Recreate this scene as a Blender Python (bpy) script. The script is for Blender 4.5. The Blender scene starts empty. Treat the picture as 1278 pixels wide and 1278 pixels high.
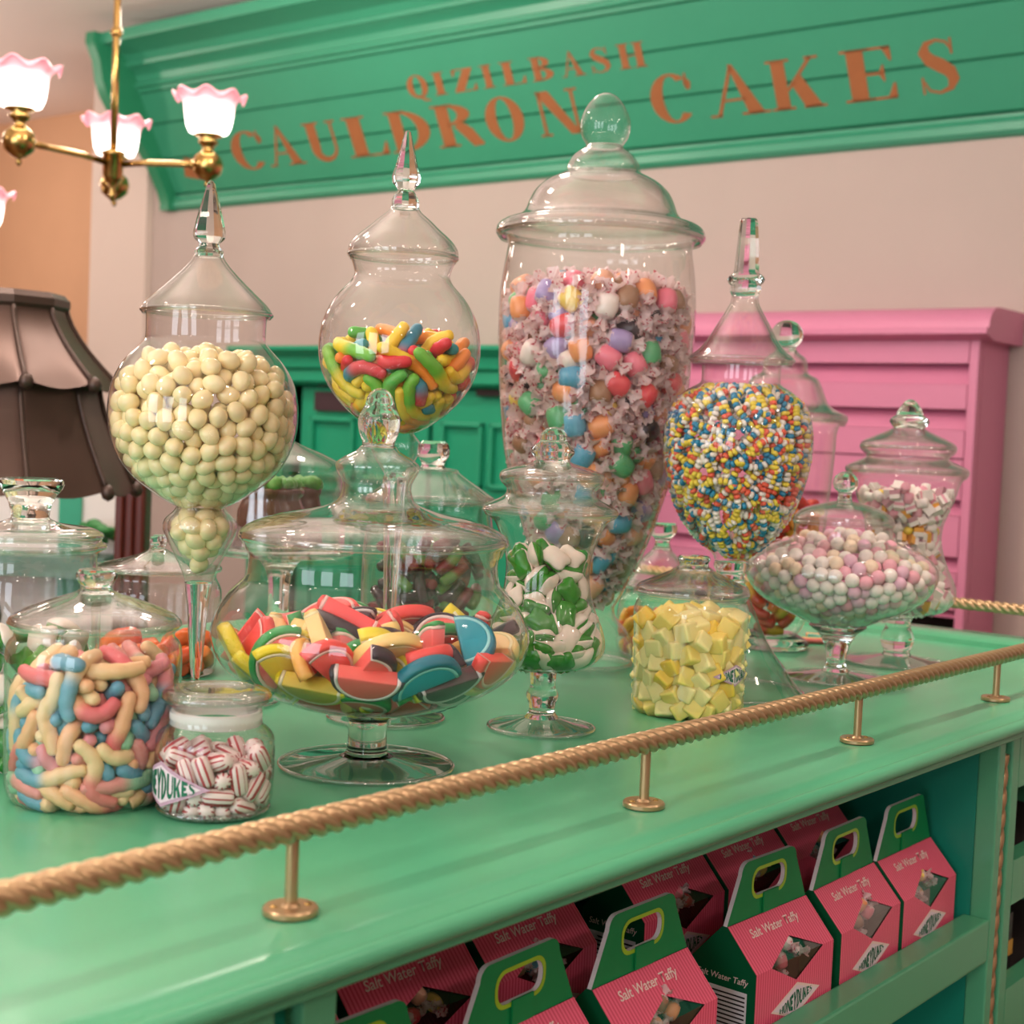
import bpy, bmesh, math, random
import numpy as np
from mathutils import Vector, Matrix, Euler
PI = math.pi
random.seed(7)
col = bpy.context.scene.collection
S = bpy.context.scene

# ------------------------------------------------------------------ camera frame (solved from the straight edges in the photo)
F, ROLL, PITCH, YAW = 1882.6, .042831, .05319, .671138
CAM = np.array([0, 0, 1.40]); T = 1.10                      # T = height of the counter top
def _axes():
    X = np.array([math.sin(YAW), 0, math.cos(YAW)]); Y = np.array([-math.cos(YAW), 0, math.sin(YAW)]); Z = np.array([0, -1., 0])
    c, s = math.cos(PITCH), math.sin(PITCH); P = np.array([[1, 0, 0], [0, c, -s], [0, s, c]])
    c, s = math.cos(ROLL), math.sin(ROLL); R = np.array([[c, -s, 0], [s, c, 0], [0, 0, 1]])
    M = R @ P
    return np.array([M @ X, M @ Y, M @ Z])
W = _axes()
def ray(x, y): return W @ np.array([(x - 639) / F, (y - 639) / F, 1.])
def onZ(x, y, z=T):
    r = ray(x, y); t = (z - CAM[2]) / r[2]; return CAM + t * r
def onX(x, y, X):
    r = ray(x, y); t = (X - CAM[0]) / r[0]; return CAM + t * r
def onY(x, y, Y):
    r = ray(x, y); t = (Y - CAM[1]) / r[1]; return CAM + t * r
def at(x, y, d): return CAM + d * ray(x, y)
def proj(P):
    c = W.T @ (np.array(P, float) - CAM); return 639 + F * c[0] / c[2], 639 + F * c[1] / c[2], c[2]

cam = bpy.data.cameras.new('camera'); co = bpy.data.objects.new('camera', cam); col.objects.link(co)
R3 = np.column_stack([W @ [1, 0, 0], W @ [0, -1, 0], W @ [0, 0, -1]])
m4 = Matrix.Identity(4)
for i in range(3):
    for j in range(3): m4[i][j] = float(R3[i, j])
m4.translation = Vector(CAM)
co.matrix_world = m4
cam.sensor_width = 36; cam.lens = 36 * F / 1278; cam.clip_start = .02
cam.dof.use_dof = True; cam.dof.focus_distance = 1.42; cam.dof.aperture_fstop = 8.5
S.camera = co

# ------------------------------------------------------------------ materials
def lin(c):
    if isinstance(c, str): c = [int(c[i:i + 2], 16) for i in (0, 2, 4)]
    return tuple(((v / 255) / 12.92 if v <= 10 else ((v / 255 + .055) / 1.055) ** 2.4) for v in c) + (1,)
def mat(name, c, rough=.5, metal=0., spec=.5, bump=0, bscale=200, sss=0, sssr=.005, coat=0, vary=0, vscale=6, trans=0, attr=False):
    m = bpy.data.materials.new(name); m.use_nodes = True; n = m.node_tree.nodes; l = m.node_tree.links
    b = n['Principled BSDF']; b.inputs['Base Color'].default_value = lin(c)
    b.inputs['Roughness'].default_value = rough; b.inputs['Metallic'].default_value = metal
    b.inputs['Specular IOR Level'].default_value = spec
    if sss:
        b.inputs['Subsurface Weight'].default_value = sss; b.inputs['Subsurface Radius'].default_value = (1, .6, .4); b.inputs['Subsurface Scale'].default_value = sssr
    b.inputs['Coat Weight'].default_value = coat; b.inputs['Transmission Weight'].default_value = trans
    if bump or vary:
        tc = n.new('ShaderNodeTexCoord')
    if bump:
        t = n.new('ShaderNodeTexNoise'); t.inputs['Scale'].default_value = bscale; t.inputs['Detail'].default_value = 3
        l.new(tc.outputs['Object'], t.inputs['Vector'])
        bn = n.new('ShaderNodeBump'); bn.inputs['Strength'].default_value = bump; bn.inputs['Distance'].default_value = .001
        l.new(t.outputs['Fac'], bn.inputs['Height']); l.new(bn.outputs['Normal'], b.inputs['Normal'])
    if vary:
        t = n.new('ShaderNodeTexNoise'); t.inputs['Scale'].default_value = vscale; t.inputs['Detail'].default_value = 4
        l.new(tc.outputs['Object'], t.inputs['Vector'])
        mx = n.new('ShaderNodeMix'); mx.data_type = 'RGBA'; mx.inputs['Factor'].default_value = 1
        a = lin(c); mx.inputs['A'].default_value = tuple(v * (1 - vary) for v in a[:3]) + (1,); mx.inputs['B'].default_value = tuple(min(1, v * (1 + vary)) for v in a[:3]) + (1,)
        l.new(t.outputs['Fac'], mx.inputs['Factor']); l.new(mx.outputs['Result'], b.inputs['Base Color'])
    if attr:
        a = n.new('ShaderNodeAttribute'); a.attribute_name = 'Col'; l.new(a.outputs['Color'], b.inputs['Base Color'])
    return m

def thin_glass(name, tint=(.99, .985, .98), edge=(.46, .45, .43), base=.05, top=.9, power=3.4):
    m = bpy.data.materials.new(name); m.use_nodes = True; n = m.node_tree.nodes; l = m.node_tree.links; n.clear()
    out = n.new('ShaderNodeOutputMaterial'); mix = n.new('ShaderNodeMixShader'); tr = n.new('ShaderNodeBsdfTransparent'); gl = n.new('ShaderNodeBsdfGlossy')
    gl.inputs['Roughness'].default_value = .015; gl.inputs['Color'].default_value = (1, 1, 1, 1)
    lw = n.new('ShaderNodeLayerWeight'); lw.inputs['Blend'].default_value = .5
    p = n.new('ShaderNodeMath'); p.operation = 'POWER'; l.new(lw.outputs['Facing'], p.inputs[0]); p.inputs[1].default_value = power
    ma = n.new('ShaderNodeMath'); ma.operation = 'MULTIPLY_ADD'; l.new(p.outputs[0], ma.inputs[0]); ma.inputs[1].default_value = top; ma.inputs[2].default_value = base
    l.new(ma.outputs[0], mix.inputs['Fac'])
    p2 = n.new('ShaderNodeMath'); p2.operation = 'POWER'; l.new(lw.outputs['Facing'], p2.inputs[0]); p2.inputs[1].default_value = 4
    mc = n.new('ShaderNodeMix'); mc.data_type = 'RGBA'; mc.inputs['A'].default_value = tint + (1,); mc.inputs['B'].default_value = edge + (1,)
    l.new(p2.outputs[0], mc.inputs['Factor']); l.new(mc.outputs['Result'], tr.inputs['Color'])
    # slight waviness of hand-blown glass
    tc = n.new('ShaderNodeTexCoord'); no = n.new('ShaderNodeTexNoise'); no.inputs['Scale'].default_value = 14; l.new(tc.outputs['Object'], no.inputs['Vector'])
    bp = n.new('ShaderNodeBump'); bp.inputs['Strength'].default_value = .12; bp.inputs['Distance'].default_value = .01
    l.new(no.outputs['Fac'], bp.inputs['Height']); l.new(bp.outputs['Normal'], gl.inputs['Normal'])
    l.new(tr.outputs[0], mix.inputs[1]); l.new(gl.outputs[0], mix.inputs[2]); l.new(mix.outputs[0], out.inputs['Surface'])
    return m
def solid_glass(name, c=(.98, 1, .985)):
    m = bpy.data.materials.new(name); m.use_nodes = True; n = m.node_tree.nodes; l = m.node_tree.links; n.clear()
    out = n.new('ShaderNodeOutputMaterial'); g = n.new('ShaderNodeBsdfGlass'); g.inputs['IOR'].default_value = 1.48; g.inputs['Color'].default_value = c + (1,); g.inputs['Roughness'].default_value = 0.0
    l.new(g.outputs[0], out.inputs['Surface'])
    return m
GL = thin_glass('clear_glass'); GS = solid_glass('solid_glass'); GF = thin_glass('foot_glass', tint=(.86, .88, .86), edge=(.36, .40, .36), base=.06)
GR = thin_glass('rim_glass', tint=(.90, .91, .90), edge=(.40, .42, .40), base=.10, top=.85, power=2.0)
FILM = thin_glass('clear_film', tint=(.96, .96, .96), base=.10, power=2.5)

def emit(name, c, s):
    m = bpy.data.materials.new(name); m.use_nodes = True; n = m.node_tree.nodes; b = n['Principled BSDF']
    b.inputs['Base Color'].default_value = lin(c); b.inputs['Emission Color'].default_value = lin(c); b.inputs['Emission Strength'].default_value = s
    return m

M = {}
M['mint'] = mat('mint_green_paint', '58ab80', .26, bump=.05, bscale=30, vary=.05, vscale=3)
M['sign'] = mat('sea_green_paint', '409c7a', .38, bump=.05, bscale=30, vary=.04)
M['sign_dark'] = mat('deep_sea_green_paint', '2f8c66', .4)
M['teal'] = mat('teal_shelf_paint', '0f8a72', .45)
M['dresser'] = mat('dresser_green_paint', '1f9670', .4)
M['copper'] = mat('copper_letter_paint', 'a4663e', .45, vary=.10, vscale=40)
M['gold'] = mat('gold_rope_paint', 'bb9a74', .28, metal=.7)
M['brass'] = mat('polished_brass', 'bd9a5c', .18, metal=1)
M['wall'] = mat('warm_wall_paint', 'bfaea6', .8, vary=.03)
M['pillar'] = mat('pale_pillar_paint', 'dccabf', .8)
M['tan'] = mat('tan_wall_paint', 'dcae8a', .8, vary=.04)
M['ceil'] = mat('ceiling_paint', 'f4e8e4', .85)
M['floor'] = mat('wooden_floor', '7a5a42', .5, vary=.2, vscale=8)
M['pink'] = mat('pink_cabinet_paint', 'd885a6', .42)
M['mahog'] = mat('mahogany', '5a2015', .3, vary=.2, vscale=15)
M['bronze'] = mat('bronze_satin', '533d34', .38, metal=.5, vary=.3, vscale=9)
M['bronze_trim'] = mat('dark_bronze_trim', '4a3830', .4, metal=.4)
M['black'] = mat('black_metal', '241f20', .4)
M['plate'] = mat('dark_plate', '3c2a30', .5)
M['white'] = mat('white_panel', 'e6ddd8', .6)
M['card_green'] = mat('green_card', '0f8a4c', .42, spec=.3)
M['card_dark'] = mat('dark_green_card', '0b5a36', .4, spec=.3)
M['card_lime'] = mat('lime_print', '9cc82c', .3)
M['card_white'] = mat('white_card', 'e8dfe0', .5)
M['print'] = mat('white_print', 'f6d8d0', .5)
M['print_green'] = mat('green_print', '0f6a4c', .5)
M['tag'] = mat('pale_label', 'efd9e2', .45)
M['tag_border'] = mat('lilac_label_edge', 'c79fb4', .45)
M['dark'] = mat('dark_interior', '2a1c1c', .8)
M['frost'] = mat('frosted_seal', 'e9e2de', .5, trans=.25)
def striped(name, a, b, freq):
    m = mat(name, a, .3); n = m.node_tree.nodes; l = m.node_tree.links; bs = n['Principled BSDF']
    tc = n.new('ShaderNodeTexCoord'); sx = n.new('ShaderNodeSeparateXYZ'); l.new(tc.outputs['Object'], sx.inputs[0])
    mu = n.new('ShaderNodeMath'); mu.operation = 'MULTIPLY'; mu.inputs[1].default_value = freq; l.new(sx.outputs['X'], mu.inputs[0])
    fr = n.new('ShaderNodeMath'); fr.operation = 'FRACT'; l.new(mu.outputs[0], fr.inputs[0])
    gt = n.new('ShaderNodeMath'); gt.operation = 'GREATER_THAN'; gt.inputs[1].default_value = .55; l.new(fr.outputs[0], gt.inputs[0])
    mx = n.new('ShaderNodeMix'); mx.data_type = 'RGBA'; mx.inputs['A'].default_value = lin(a); mx.inputs['B'].default_value = lin(b)
    l.new(gt.outputs[0], mx.inputs['Factor']); l.new(mx.outputs['Result'], bs.inputs['Base Color'])
    return m
M['card_pink'] = striped('pink_striped_card', 'f46c8a', 'e04a6a', 230)
M['gummy'] = mat('sugared_gummy', 'ffffff', .42, bump=.5, bscale=900, sss=.15, sssr=.006, attr=True)
M['shiny'] = mat('glossy_gummy', 'ffffff', .16, sss=.15, sssr=.006, attr=True)

# ------------------------------------------------------------------ object helpers
def tag(o, label=None, cat=None, group=None, kind=None):
    if label: o['label'] = label
    if cat: o['category'] = cat
    if group: o['group'] = group
    if kind: o['kind'] = kind
    return o
def empty(name, loc=(0, 0, 0), rot=None, **k):
    o = bpy.data.objects.new(name, None); o.location = loc; o.empty_display_size = .02
    if rot is not None: o.rotation_euler = rot
    col.objects.link(o); return tag(o, **k)
def link(name, me, m=None, parent=None, loc=None, rot=None, smooth=None):
    o = bpy.data.objects.new(name, me)
    if m is not None:
        for x in (m if isinstance(m, (list, tuple)) else [m]): me.materials.append(x)
    if loc is not None: o.location = loc
    if rot is not None: o.rotation_euler = rot
    if parent is not None: o.parent = parent
    if smooth is not None: me.polygons.foreach_set('use_smooth', [smooth] * len(me.polygons))
    col.objects.link(o); return o
def fill(me, bm):
    bm.normal_update(); bm.to_mesh(me); bm.free(); return me
def mesh(name, v, f, smooth=True, fix=True):
    me = bpy.data.meshes.new(name); me.from_pydata([tuple(map(float, p)) for p in v], [], f); me.update()
    if fix:
        bm = bmesh.new(); bm.from_mesh(me); bmesh.ops.recalc_face_normals(bm, faces=bm.faces); bm.to_mesh(me); bm.free()
    me.polygons.foreach_set('use_smooth', [smooth] * len(me.polygons)); return me
def copy_tree(o, parent=None):
    c = o.copy(); col.objects.link(c)
    if parent is not None: c.parent = parent
    for ch in list(o.children): copy_tree(ch, c)
    return c
class MB:
    """collects shapes that make up ONE part"""
    def __init__(s): s.v = []; s.f = []; s.mi = []
    def add(s, v, f, mi=0):
        b = len(s.v); s.v += [tuple(p) for p in v]; s.f += [tuple(b + i for i in q) for q in f]; s.mi += [mi] * len(f); return s
    def box(s, lo, hi, mi=0):
        (a, b, c), (d, e, f) = lo, hi
        return s.add([(a, b, c), (d, b, c), (d, e, c), (a, e, c), (a, b, f), (d, b, f), (d, e, f), (a, e, f)],
                     [(0, 3, 2, 1), (4, 5, 6, 7), (0, 1, 5, 4), (1, 2, 6, 5), (2, 3, 7, 6), (3, 0, 4, 7)], mi)
    def prism(s, prof, a, b, axis, mi=0, cap=True):
        """prof: closed polygon of 2-D points in the two other axes, extruded from a to b along axis"""
        def p(q, t):
            return {0: (t, q[0], q[1]), 1: (q[0], t, q[1]), 2: (q[0], q[1], t)}[axis]
        n = len(prof); v = [p(q, a) for q in prof] + [p(q, b) for q in prof]
        f = [(i, (i + 1) % n, n + (i + 1) % n, n + i) for i in range(n)]
        if cap: f += [tuple(range(n))[::-1], tuple(range(n, 2 * n))]
        return s.add(v, f, mi)
    def sheet(s, prof, a, b, axis, mi=0):
        def p(q, t):
            return {0: (t, q[0], q[1]), 1: (q[0], t, q[1]), 2: (q[0], q[1], t)}[axis]
        n = len(prof); v = [p(q, a) for q in prof] + [p(q, b) for q in prof]
        return s.add(v, [(i, i + 1, n + i + 1, n + i) for i in range(n - 1)], mi)
    def lathe(s, prof, n=48, c=(0, 0, 0), mi=0, a0=0):
        """prof: (r, z) points; r = 0 closes"""
        rings = []; v = []; f = []
        for r, z in prof:
            if r < 1e-6: rings.append([len(v)]); v.append((c[0], c[1], c[2] + z))
            else:
                rings.append(list(range(len(v), len(v) + n)))
                v += [(c[0] + r * math.cos(a0 + 2 * PI * k / n), c[1] + r * math.sin(a0 + 2 * PI * k / n), c[2] + z) for k in range(n)]
        for A, B in zip(rings, rings[1:]):
            if len(A) == 1 and len(B) == 1: continue
            for k in range(n):
                k2 = (k + 1) % n
                if len(A) == 1: f.append((A[0], B[k2], B[k]))
                elif len(B) == 1: f.append((A[k], A[k2], B[0]))
                else: f.append((A[k], A[k2], B[k2], B[k]))
        return s.add(v, f, mi)
    def tube(s, pts, r, n=10, mi=0, cap=True):
        pts = [Vector(p) for p in pts]; k = len(pts); rr = r if isinstance(r, (list, tuple)) else [r] * k
        up = None; v = []; f = []
        for i, p in enumerate(pts):
            t = (pts[min(i + 1, k - 1)] - pts[max(i - 1, 0)]).normalized()
            if up is None: up = t.orthogonal().normalized()
            up = (up - t * up.dot(t)).normalized(); sd = t.cross(up)
            v += [tuple(p + (up * math.cos(2 * PI * j / n) + sd * math.sin(2 * PI * j / n)) * rr[i]) for j in range(n)]
        for i in range(k - 1):
            for j in range(n):
                j2 = (j + 1) % n; f.append((i * n + j, i * n + j2, (i + 1) * n + j2, (i + 1) * n + j))
        if cap: f += [tuple(range(n))[::-1], tuple(range((k - 1) * n, k * n))]
        return s.add(v, f, mi)
    def me(s, name, smooth=True, bevel=0, fix=True):
        m = mesh(name, s.v, s.f, smooth, fix)
        if any(s.mi): m.polygons.foreach_set('material_index', s.mi)
        if bevel:
            bm = bmesh.new(); bm.from_mesh(m)
            es = [e for e in bm.edges if len(e.link_faces) == 2 and e.calc_face_angle(0) > .5]
            bmesh.ops.bevel(bm, geom=es, offset=bevel, segments=2, affect='EDGES', profile=.6); bm.to_mesh(m); bm.free()
            m.polygons.foreach_set('use_smooth', [smooth] * len(m.polygons))
        return m
    def build(s, name, m, parent=None, smooth=False, bevel=0, fix=True, loc=None):
        return link(name, s.me(name, smooth, bevel, fix), m, parent, loc)
def auto_smooth(o, ang=35):
    me = o.data; bm = bmesh.new(); bm.from_mesh(me); a = math.radians(ang)
    for f in bm.faces: f.smooth = True
    for e in bm.edges: e.smooth = not (len(e.link_faces) == 2 and e.calc_face_angle(0) > a)
    bm.to_mesh(me); bm.free(); return o

# ------------------------------------------------------------------ lettering: thick-and-thin capitals as polygons
def band(cx, cy, ro, ri, a0, a1, n=20):
    """strip between outer and inner ellipse, degrees"""
    o = []
    for i in range(n):
        a, b = [math.radians(a0 + (a1 - a0) * (i + k) / n) for k in (0, 1)]
        o.append([(cx + ro[0] * math.cos(a), cy + ro[1] * math.sin(a)), (cx + ro[0] * math.cos(b), cy + ro[1] * math.sin(b)),
                  (cx + ri[0] * math.cos(b), cy + ri[1] * math.sin(b)), (cx + ri[0] * math.cos(a), cy + ri[1] * math.sin(a))])
    return o
def rect(x0, y0, x1, y1): return [[(x0, y0), (x1, y0), (x1, y1), (x0, y1)]]
def stroke(pts):
    """variable width polyline: (x, y, width)"""
    o = []; L = []
    for i, (x, y, w) in enumerate(pts):
        a = pts[max(i - 1, 0)]; b = pts[min(i + 1, len(pts) - 1)]
        dx, dy = b[0] - a[0], b[1] - a[1]; h = math.hypot(dx, dy) or 1; nx, ny = -dy / h * w / 2, dx / h * w / 2
        L.append(((x + nx, y + ny), (x - nx, y - ny)))
    for (a, b), (c, d) in zip(L, L[1:]): o.append([a, c, d, b])
    return o
def glyph(ch, k=.24, h=.05, sf=.09):
    """polygons of one capital, height 1, returns (polys, width); k thick stroke, h hairline, sf serif reach (0 none)"""
    def ser(x0, x1, y):
        return rect(x0 - sf, y, x1 + sf, y + h) if sf else []
    st = lambda x, y0=0, y1=1: rect(x, y0, x + k, y1) + (ser(x, x + k, 0) if y0 == 0 else []) + (ser(x, x + k, 1 - h) if y1 == 1 else [])
    m = sf
    if ch == 'I': return st(m), k + 2 * m
    if ch in 'OQ':
        w = .82; p = band(w / 2, .5, (w / 2, .52), (w / 2 - k, .52 - h), 0, 360, 36)
        if ch == 'Q': p += stroke([(w * .45, .12, .1), (w * .75, -.12, .12), (w * 1.0, -.16, .05)])
        return p, w
    if ch == 'C':
        w = .78; p = band(.42, .5, (.42, .52), (.42 - k, .52 - h), 48, 318, 28)
        p += rect(w - .08, .66, w - .04, 1.0) if sf else []
        p += stroke([(.70, .92, .04), (.74, .78, .14), (.76, .66, .04)]) if sf else []
        return p, w
    if ch == 'D':
        p = st(m); x = m + k * .6; p += band(x, .5, (.62, .5), (.62 - k, .5 - h), -90, 90, 20); return p, x + .62
    if ch == 'B':
        p = st(m); x = m + k * .6
        p += band(x, .76, (.46, .24), (.46 - k, .24 - h), -90, 90, 14) + band(x, .26, (.54, .27), (.54 - k * 1.05, .27 - h), -90, 90, 14); return p, x + .54
    if ch == 'R':
        p = st(m); x = m + k * .6
        p += band(x, .75, (.50, .25), (.50 - k, .25 - h), -90, 90, 14) + stroke([(x + .22, .52, k * .8), (x + .38, .32, k), (x + .52, .04, k * .9), (x + .64, .02, .06)]); return p, x + .64
    if ch == 'S':
        pts = [(.60, .78, .03), (.52, .93, .05), (.36, .985, .05), (.19, .93, .10), (.13, .78, k * .8), (.22, .63, k * .95), (.38, .52, k * 1.05), (.54, .39, k * .95), (.59, .24, k * .8), (.52, .08, .10), (.34, .01, .05), (.16, .06, .05), (.08, .24, .03)]
        p = stroke(pts)
        if sf: p += rect(.58, .70, .62, 1.0) + rect(.04, 0, .08, .32)
        return p, .70
    if ch == 'U':
        w = .85; r = .34
        p = rect(m, r, m + k, 1) + ser(m, m + k, 1 - h) + rect(w - m - h * 1.3, r, w - m, 1) + ser(w - m - h * 1.3, w - m, 1 - h)
        cx = w / 2; R = (w - 2 * m) / 2
        pts = []
        for i in range(17):
            a = PI + PI * i / 16; t = i / 16
            wd = k * (1 - t) ** 1.5 + h * 1.3 * (1 - (1 - t) ** 1.5)
            rr = R - wd / 2; pts.append((cx + rr * math.cos(a), r + (r + .02 - wd / 2) * math.sin(a), wd))
        return p + stroke(pts), w
    if ch == 'A':
        w = .92; p = stroke([(m + .02, 0, h * 1.2), (w * .47, 1.0, h * 1.2)]) + [[(w * .42, 1.04), (w * .50, 1.04), (w - m * .4, 0), (w - m * .4 - k * 1.1, 0)]]
        p += rect(w * .24, .30, w * .66, .30 + h); p += ser(m * .6, m * .8, 0) + ser(w - m - k, w - m * .4, 0) if sf else []
        return p, w
    if ch == 'K':
        p = st(m); w = m + k + .58
        p += stroke([(m + k, .38, h * 1.2), (w - .10, 1.0, h * 1.2)]) + [[(m + k + .08, .48), (m + k + .26, .66), (w, 0), (w - k * 1.25, 0)]]
        p += (rect(w - .22, 1 - h, w + .02, 1) + rect(w - k * 1.4, 0, w + .06, h)) if sf else []
        return p, w
    if ch == 'L':
        p = st(m); w = m + k + .38; p += rect(m + k, 0, w, h) + ([[(w - .14, 0), (w, 0), (w, .32), (w - .03, .32)]] if sf else rect(m + k, 0, w, h * 2)); return p, w
    if ch == 'E':
        p = st(m); w = m + k + .40; g = h if sf else h * 2
        p += rect(m + k, 0, w, g) + rect(m + k, 1 - g, w - .02, 1) + rect(m + k, .5 - g / 2, w - .16, .5 + g / 2)
        if sf: p += [[(w - .14, 0), (w, 0), (w, .30), (w - .03, .30)], [(w - .15, 1), (w - .05, .72), (w - .02, .72), (w - .02, 1)], [(w - .22, .5), (w - .16, .34), (w - .14, .34), (w - .14, .66), (w - .16, .66)]]
        return p, w
    if ch == 'Z':
        w = .72; p = rect(.04, 1 - h, w - .04, 1) + rect(.02, 0, w, h) + [[(w - .04 - k * 1.2, 1 - h), (w - .04, 1 - h), (.02 + k * 1.2, h), (.02, h)]]
        if sf: p += [[(.04, 1), (.18, 1), (.07, .70), (.04, .70)], [(w - .14, 0), (w, 0), (w, .30), (w - .03, .30)]]
        return p, w
    if ch == 'N':
        w = .92; a = h * 1.3 if sf else k * .8; p = rect(m, 0, m + a, 1) + rect(w - m - a, 0, w - m, 1) + [[(m - .04, 1), (m + k, 1), (w - m, 0), (w - m - k * .8, 0)]]
        p += ser(m, m + a, 0) + ser(w - m - a, w - m, 1 - h); return p, w
    if ch == 'H':
        w = .95; p = st(m) + st(w - m - k); p += rect(m + k, .5 - h / 2, w - m - k, .5 + h / 2) if sf else rect(m + k, .44, w - m - k, .56); return p, w
    if ch == 'Y':
        w = .85; p = [[(0, 1), (k * 1.1, 1), (w / 2 + k / 2, .42), (w / 2 - k / 2, .42)]] + stroke([(w / 2, .42, h * 1.6 if sf else k * .8), (w - .04, 1, h * 1.6 if sf else k * .8)]) + rect(w / 2 - k / 2, 0, w / 2 + k / 2, .45)
        return p, w
    return [], .35
def word_polys(s, gap=.12, **kw):
    x = 0; out = []
    for ch in s:
        p, w = glyph(ch, **kw); out += [[(a + x, b) for a, b in q] for q in p]; x += w + gap
    return out, x - gap
def polys_mesh(name, polys, fn):
    v = []; f = []
    for q in polys:
        f.append(tuple(range(len(v), len(v) + len(q)))); v += [fn(a, b) for a, b in q]
    return mesh(name, v, f, False, fix=False)
def text_mesh(s, size, shear=0, bold=0):
    cu = bpy.data.curves.new('lettering', 'FONT'); cu.body = s; cu.size = size; cu.shear = shear; cu.offset = bold; cu.resolution_u = 3; cu.align_x = 'CENTER'
    o = bpy.data.objects.new('lettering', cu); col.objects.link(o)
    dg = bpy.context.evaluated_depsgraph_get(); me = bpy.data.meshes.new_from_object(o.evaluated_get(dg)); me.materials.clear()
    bpy.data.objects.remove(o); bpy.data.curves.remove(cu); return me

#=====SETTING=====
# ------------------------------------------------------------------ room
XW = 3.80; CEIL = 2.86
def struct(name, mb, m): return tag(mb.build(name, m), kind='structure')
struct('floor', MB().box((-2.6, -2.6, -.05), (6.2, 8.0, 0)), M['floor'])
struct('ceiling', MB().box((-2.6, -2.6, CEIL), (6.2, 8.0, CEIL + .08)), M['ceil'])
struct('wall_back', MB().box((XW, -2.6, 0), (XW + .12, onX(181, 330, XW - .03)[1] - .001, CEIL)), M['wall'])
struct('wall_left', MB().box((XW + .65, 4.2, 0), (XW + .8, 8.0, CEIL)), M['tan'])
struct('wall_right', MB().box((-2.6, -2.7, 0), (6.2, -2.6, CEIL)), M['wall'])
struct('wall_far', MB().box((-2.6, 8.0, 0), (6.2, 8.1, CEIL)), M['tan'])
# the shop front behind the photographer: three tall window openings
wf = MB(); wins = [(-.9, -.1), (.35, 1.15), (1.6, 2.4)]
ys = [-2.6] + [v for p in wins for v in p] + [8.0]
for a, b in zip(ys[::2], ys[1::2]): wf.box((-2.7, a, 0), (-2.6, b, CEIL))
for a, b in wins: wf.box((-2.7, a, 0), (-2.6, b, .7)).box((-2.7, a, 2.5), (-2.6, b, CEIL))
struct('wall_front', wf, M['wall'])
pa = onX(112, 330, XW - .03); pb = onX(181, 330, XW - .03)
struct('pillar', MB().box((XW - .03, pb[1], 0), (XW + .12, pa[1], CEIL - .001)), M['pillar'])

# ------------------------------------------------------------------ the green sign cornice
sg = empty('shop_sign', (XW, 2.5, 2.2), label='long sea-green cornice sign with copper capitals on the back wall', cat='sign')
def local(mb, o):
    l = o.location; mb.v = [(a - l[0], b - l[1], c - l[2]) for a, b, c in mb.v]; return mb
YE = 4.776
BC, BSL = 3.772, .53
board = lambda z: BC - BSL * (z - 2.30)                    # leaning face of the boards
face = [(3.785, 2.205), (3.775, 2.215), (3.775, 2.235), (3.79, 2.24), (3.785, 2.25), (3.785, 2.258)]
zs = [2.262, 2.385, 2.505, 2.612]                             # joints between the planks
for a, b in zip(zs, zs[1:]):
    face += [(board(a) + .012, a), (board(a + .007), a + .007), (board(b - .001), b - .001), (board(b) + .012, b)]
crown = [(3.60, 2.616), (3.595, 2.628), (3.580, 2.632), (3.58, 2.645), (3.592, 2.652), (3.585, 2.675), (3.565, 2.692), (3.54, 2.70), (3.535, 2.712), (3.548, 2.718), (3.53, 2.74), (3.49, 2.755), (3.43, 2.762), (3.425, 2.775), (3.425, 2.80), (3.80, 2.80)]
prof = face + crown + [(3.80, 2.20)]
auto_smooth(local(MB().prism(prof, -1.2, YE - .03, 1), sg).build('cornice_board', M['sign'], sg), 25)
outl = [(3.395, 2.80), (3.393, 2.765), (3.405, 2.74), (3.425, 2.70), (3.437, 2.633), (3.461, 2.58), (3.500, 2.529), (3.553, 2.486), (3.600, 2.453), (3.645, 2.407), (3.692, 2.347), (3.738, 2.27), (3.755, 2.23), (3.755, 2.20), (3.80, 2.20), (3.80, 2.80)]
auto_smooth(local(MB().prism(outl, YE - .03, YE + .02, 1), sg).build('end_bracket', M['sign_dark'], sg), 35)
def sign_word(letters, base, cap, **kw):
    """letters: (char, left px, right px, y px at mid)"""
    polys = []
    for ch, xl, xr, ym in letters:
        def on(x, y):                                          # pixel on the leaning board
            r = ray(x, y); t = (BC - BSL * (CAM[2] - 2.30)) / (r[0] + BSL * r[2]); return CAM + t * r
        yl, yr = on(xl, ym)[1], on(xr, ym)[1]
        p, w = glyph(ch, **kw)
        polys += [[(yl + (yr - yl) * a / w, base + (cap - base) * b) for a, b in q] for q in p]
    me = polys_mesh('lettering', polys, lambda y, z: (board(z) - .0015 - XW, y - 2.5, z - 2.2))
    return link('lettering', me, M['copper'], sg)
def bz(x, y):
    r = ray(x, y); t = (BC - BSL * (CAM[2] - 2.30)) / (r[0] + BSL * r[2]); return (CAM + t * r)[2]
b1 = np.mean([bz(310, 213), bz(570, 181), bz(840, 154), bz(1170, 117)]); c1 = np.mean([bz(310, 165), bz(570, 127), bz(840, 92), bz(1170, 50)])
b2 = np.mean([bz(520, 121), bz(792, 87)]); c2 = np.mean([bz(520, 94), bz(792, 53)])
main = [('C', 290, 330), ('A', 333, 375), ('U', 383, 425), ('L', 432, 482), ('D', 485, 538), ('R', 543, 600), ('O', 607, 655), ('N', 670, 727), ('C', 813, 865), ('A', 885, 955), ('K', 960, 1025), ('E', 1052, 1118), ('S', 1146, 1198)]
sign_word([(c, a, b, 190 - (((a + b) / 2) - 310) * .118) for c, a, b in main], b1, c1)
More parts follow.
